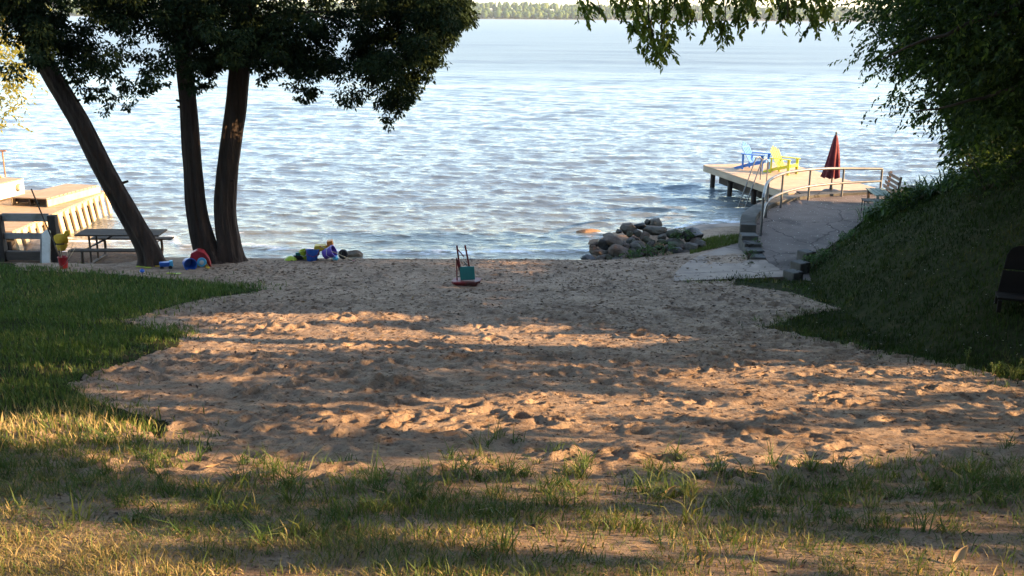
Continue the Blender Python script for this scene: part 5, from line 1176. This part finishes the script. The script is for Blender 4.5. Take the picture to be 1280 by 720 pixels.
# toys under the twin-trunk cedar
p = pos(231, 336); t = pail('dark blue bucket lying on its side beside the red wheelbarrow', 'bucket', p + Vector((.06, 0, .14)), .14, .24, 'blue', (rad(90), 0, rad(35)))
p = pos(208, 336); t = thing('toy_truck', 'blue plastic toy truck in front of the leaning cedar', 'toy truck', p, rad(18))
MB().box((-.03, 0, .11), (.20, .13, .10), taper=1.15).build('dump_bed', M['blue'], t, bevel=.012); MB().box((.11, 0, .12), (.09, .12, .13), taper=.85).build('cab', M['lightblue'], t, bevel=.015)
for a in (-.09, .09):
    for b in (-.06, .06): MB().tube([(a, b - .018, .04), (a, b + .018, .04)], .042, 16).build('wheel', M['black'], t, smooth=True)
p = pos(250, 334); t = thing('toy_wheelbarrow', 'red plastic toy wheelbarrow with blue wheel leaning on the cedar', 'toy wheelbarrow', p, (0, 0, rad(12)))
MB().prism([(-.24, .10), (-.17, .33), (-.02, .40), (.10, .36), (.20, .20), (.245, .02), (.21, .01), (.15, .14), (.02, .12), (-.10, .06)], (0, .06, 0), (1, 0, 0), (0, 0, 1), (0, 1, 0), .26).build('tray', M['red'], t, bevel=.02)
MB().tube([(-.02, -.07, .38), (.12, -.085, .33), (.21, -.085, .19), (.25, -.085, .0)], .017, 8).build('rim', M['red'], t, smooth=True)
wh = MB().tube([(.06, -.14, .13), (.06, -.085, .13)], .105, 24).build('wheel', M['lightblue'], t, smooth=True, bevel=.008)
MB().tube([(.06, -.155, .13), (.06, -.138, .13)], .05, 18).build('hub', M['white_paint'], wh, smooth=True)
for px, py, mat, lab in [(246, 333, 'lime', 'yellow green sand mould lying below the wheelbarrow wheel'), (178, 343, 'blue', 'small blue ball on the sand in front of the cedars')]:
    p = pos(px, py)
    if mat == 'blue':
        t = thing('toy_ball', lab, 'ball', p + Vector((0, 0, .05)))
        MB().lathe([(.004, -.055)] + [(.055 * math.cos(a), .055 * math.sin(a)) for a in np.linspace(-1.45, 1.45, 13)] + [(.004, .055)], seg=20).build('ball_shell', M['blue'], t, smooth=True)
        MB().lathe([(.0555 * math.cos(a), .0565 * math.sin(a)) for a in np.linspace(-.25, .25, 5)], seg=20, rot=(.6, .4, 0), cap=False).build('stripe', M['white_paint'], t, smooth=True)
    else:
        t = thing('sand_mould', lab, 'sand toy', p)
        MB().lathe([(.065, 0), (.07, .02), (.06, .05), (.03, .075), (.005, .08)], seg=16).build('cup', M['lime'], t, smooth=True)
        MB().lathe([(.075, -.004), (.08, .006), (.062, .012)], seg=16).build('rim', M['lime'], t, smooth=True)
def shovel(label, p, rz, mat, ln=.26, tilt=0, hmat=None, w=.07):
    t = thing('toy_shovel', label, 'toy shovel', p, (0, tilt, rz))
    MB().prism([(-.0, -w * .5), (.10, -w * .6), (.14, -w * .3), (.155, 0), (.14, w * .3), (.10, w * .6), (0, w * .5)], (0, 0, .02), (1, 0, 0), (0, 1, 0), (0, 0, 1), .012).build('blade', M[mat], t, bevel=.004)
    MB().tube([(.01, 0, .024), (-ln + .1, 0, .03)], .011, 8).build('handle', M[hmat or mat], t, smooth=True)
    MB().tube([(-ln + .1, -.035, .03), (-ln + .06, 0, .03), (-ln + .1, .035, .03)], .010, 8).build('grip', M[mat], t, smooth=True)
shovel('orange yellow toy shovel right of the wheelbarrow wheel', pos(259, 336), rad(-60), 'yellow')
shovel('lime green toy shovel lying out on the sand', pos(218, 344), rad(8), 'lime', .22)
shovel('green toy rake-like shovel at the foot of the leaning cedar', pos(182, 335), rad(-12), 'lime', .3)
shovel('yellow toy shovel between the leaning cedar and the truck', pos(194, 333), rad(5), 'yellow', .26)
# toy pile at the water's edge
def tp_(px, py, dz=0):      # on the crest of the beach
    q = Y(px, py, 23.35); return Vector((q.x, 23.35, gzf(q.x, 23.35) + dz))
g_ = None
pail('blue bucket standing at the left front of the shore toy pile', 'bucket', tp_(391, 325) + Vector((0, -.12, .0)), .155, .28, 'blue', (rad(-8), rad(6), .3), handle='red')
pail('purple bucket tipped over in the middle of the shore toy pile', 'bucket', tp_(411, 325) + Vector((-.1, -.05, .15)), .145, .26, 'purple', (rad(20), rad(66), .2))
t = thing('toy_dump_truck', 'orange and yellow toy dump truck on top of the shore toy pile', 'toy truck', tp_(402, 320) + Vector((0, .16, .10)), (0, 0, rad(8)))
MB().prism([(-.22, .10), (-.18, .24), (.08, .24), (.13, .10)], (0, 0, 0), (1, 0, 0), (0, 0, 1), (0, 1, 0), .26).build('dump_bed', M['yellow'], t, bevel=.015)
MB().prism([(.11, .08), (.11, .34), (.24, .36), (.26, .26), (.27, .08)], (0, 0, 0), (1, 0, 0), (0, 0, 1), (0, 1, 0), .22).build('cab', M['orange'], t, bevel=.015)
for a in (-.13, .18):
    for b in (-.13, .13): MB().tube([(a, b - .02, .06), (a, b + .02, .06)], .062, 18).build('wheel', M['black'], t, smooth=True)
shovel('long toy shovel with red blade leaning off the right of the toy pile', tp_(441, 324) + Vector((0, -.1, .0)), rad(-6), 'red', .92, rad(22), 'pale_timber', .10)
t = thing('toy_ball', 'light blue ball at the right of the shore toy pile', 'ball', tp_(420, 324) + Vector((0, -.1, .07)))
MB().lathe([(.004, -.075)] + [(.075 * math.cos(a), .075 * math.sin(a)) for a in np.linspace(-1.45, 1.45, 13)] + [(.004, .075)], seg=20).build('ball_shell', M['lightblue'], t, smooth=True)
MB().lathe([(.0756 * math.cos(a), .077 * math.sin(a)) for a in np.linspace(-.22, .22, 5)], seg=20, rot=(.5, .5, 0), cap=False).build('stripe', M['white_paint'], t, smooth=True)
t = thing('tyre_swing_toy', 'black toy tyre standing at the right back of the toy pile', 'tyre', tp_(425, 322) + Vector((.06, .12, .12)), (rad(80), 0, rad(20)))
mb = MB(); prf = [(.08 + .042 * math.cos(a), .05 * math.sin(a)) for a in np.linspace(0, 2 * math.pi, 13)]; mb.lathe(prf, seg=24, cap=False).build('tread', M['black'], t, smooth=True)
MB().lathe([(.05, -.02), (.052, .02), (.02, .03), (.02, -.03)], seg=18).build('hub', M['black'], t, smooth=True)
pail('yellow sand pail behind the blue bucket', 'bucket', tp_(380, 322) + Vector((.02, .1, .0)), .11, .20, 'lime', (rad(5), rad(-12), 0))
t = thing('sand_mould', 'flat yellow green sand mould at the left end of the toy pile', 'sand toy', tp_(364, 325) + Vector((0, -.05, 0)))
MB().lathe([(.14, 0), (.15, .02), (.12, .06), (.06, .10), (.005, .11)], seg=16).build('cup', M['lime'], t, smooth=True); MB().lathe([(.15, -.004), (.165, .008), (.14, .014)], seg=16).build('rim', M['yellow'], t, smooth=True)
t = thing('toy_boat', 'dark green toy boat behind the flat mould in the toy pile', 'toy boat', tp_(374, 324) + Vector((0, .06, .0)), rad(10))
MB().prism([(-.16, .10), (-.13, .0), (.12, .0), (.2, .11)], (0, 0, 0), (1, 0, 0), (0, 0, 1), (0, 1, 0), .12).build('hull', M['black'], t, bevel=.02); MB().box((-.03, 0, .135), (.13, .09, .07)).build('cabin', M['teal'], t, bevel=.01)

# ------------------------------------------------------------------ air over the lake
m, nt_h, N_, L__ = newmat('air'); out = N_('ShaderNodeOutputMaterial'); pv_ = N_('ShaderNodeVolumePrincipled'); L__(pv_.outputs[0], out.inputs['Volume'])
pv_.inputs['Color'].default_value = (.80, .88, 1, 1); pv_.inputs['Density'].default_value = .00009; pv_.inputs['Anisotropy'].default_value = .2
hz_ = MB().box((0, 1400, 26), (5600, 3000, 64)).build('haze', m); tag(hz_, 'thin pale summer haze over the lake', 'haze', kind='stuff')
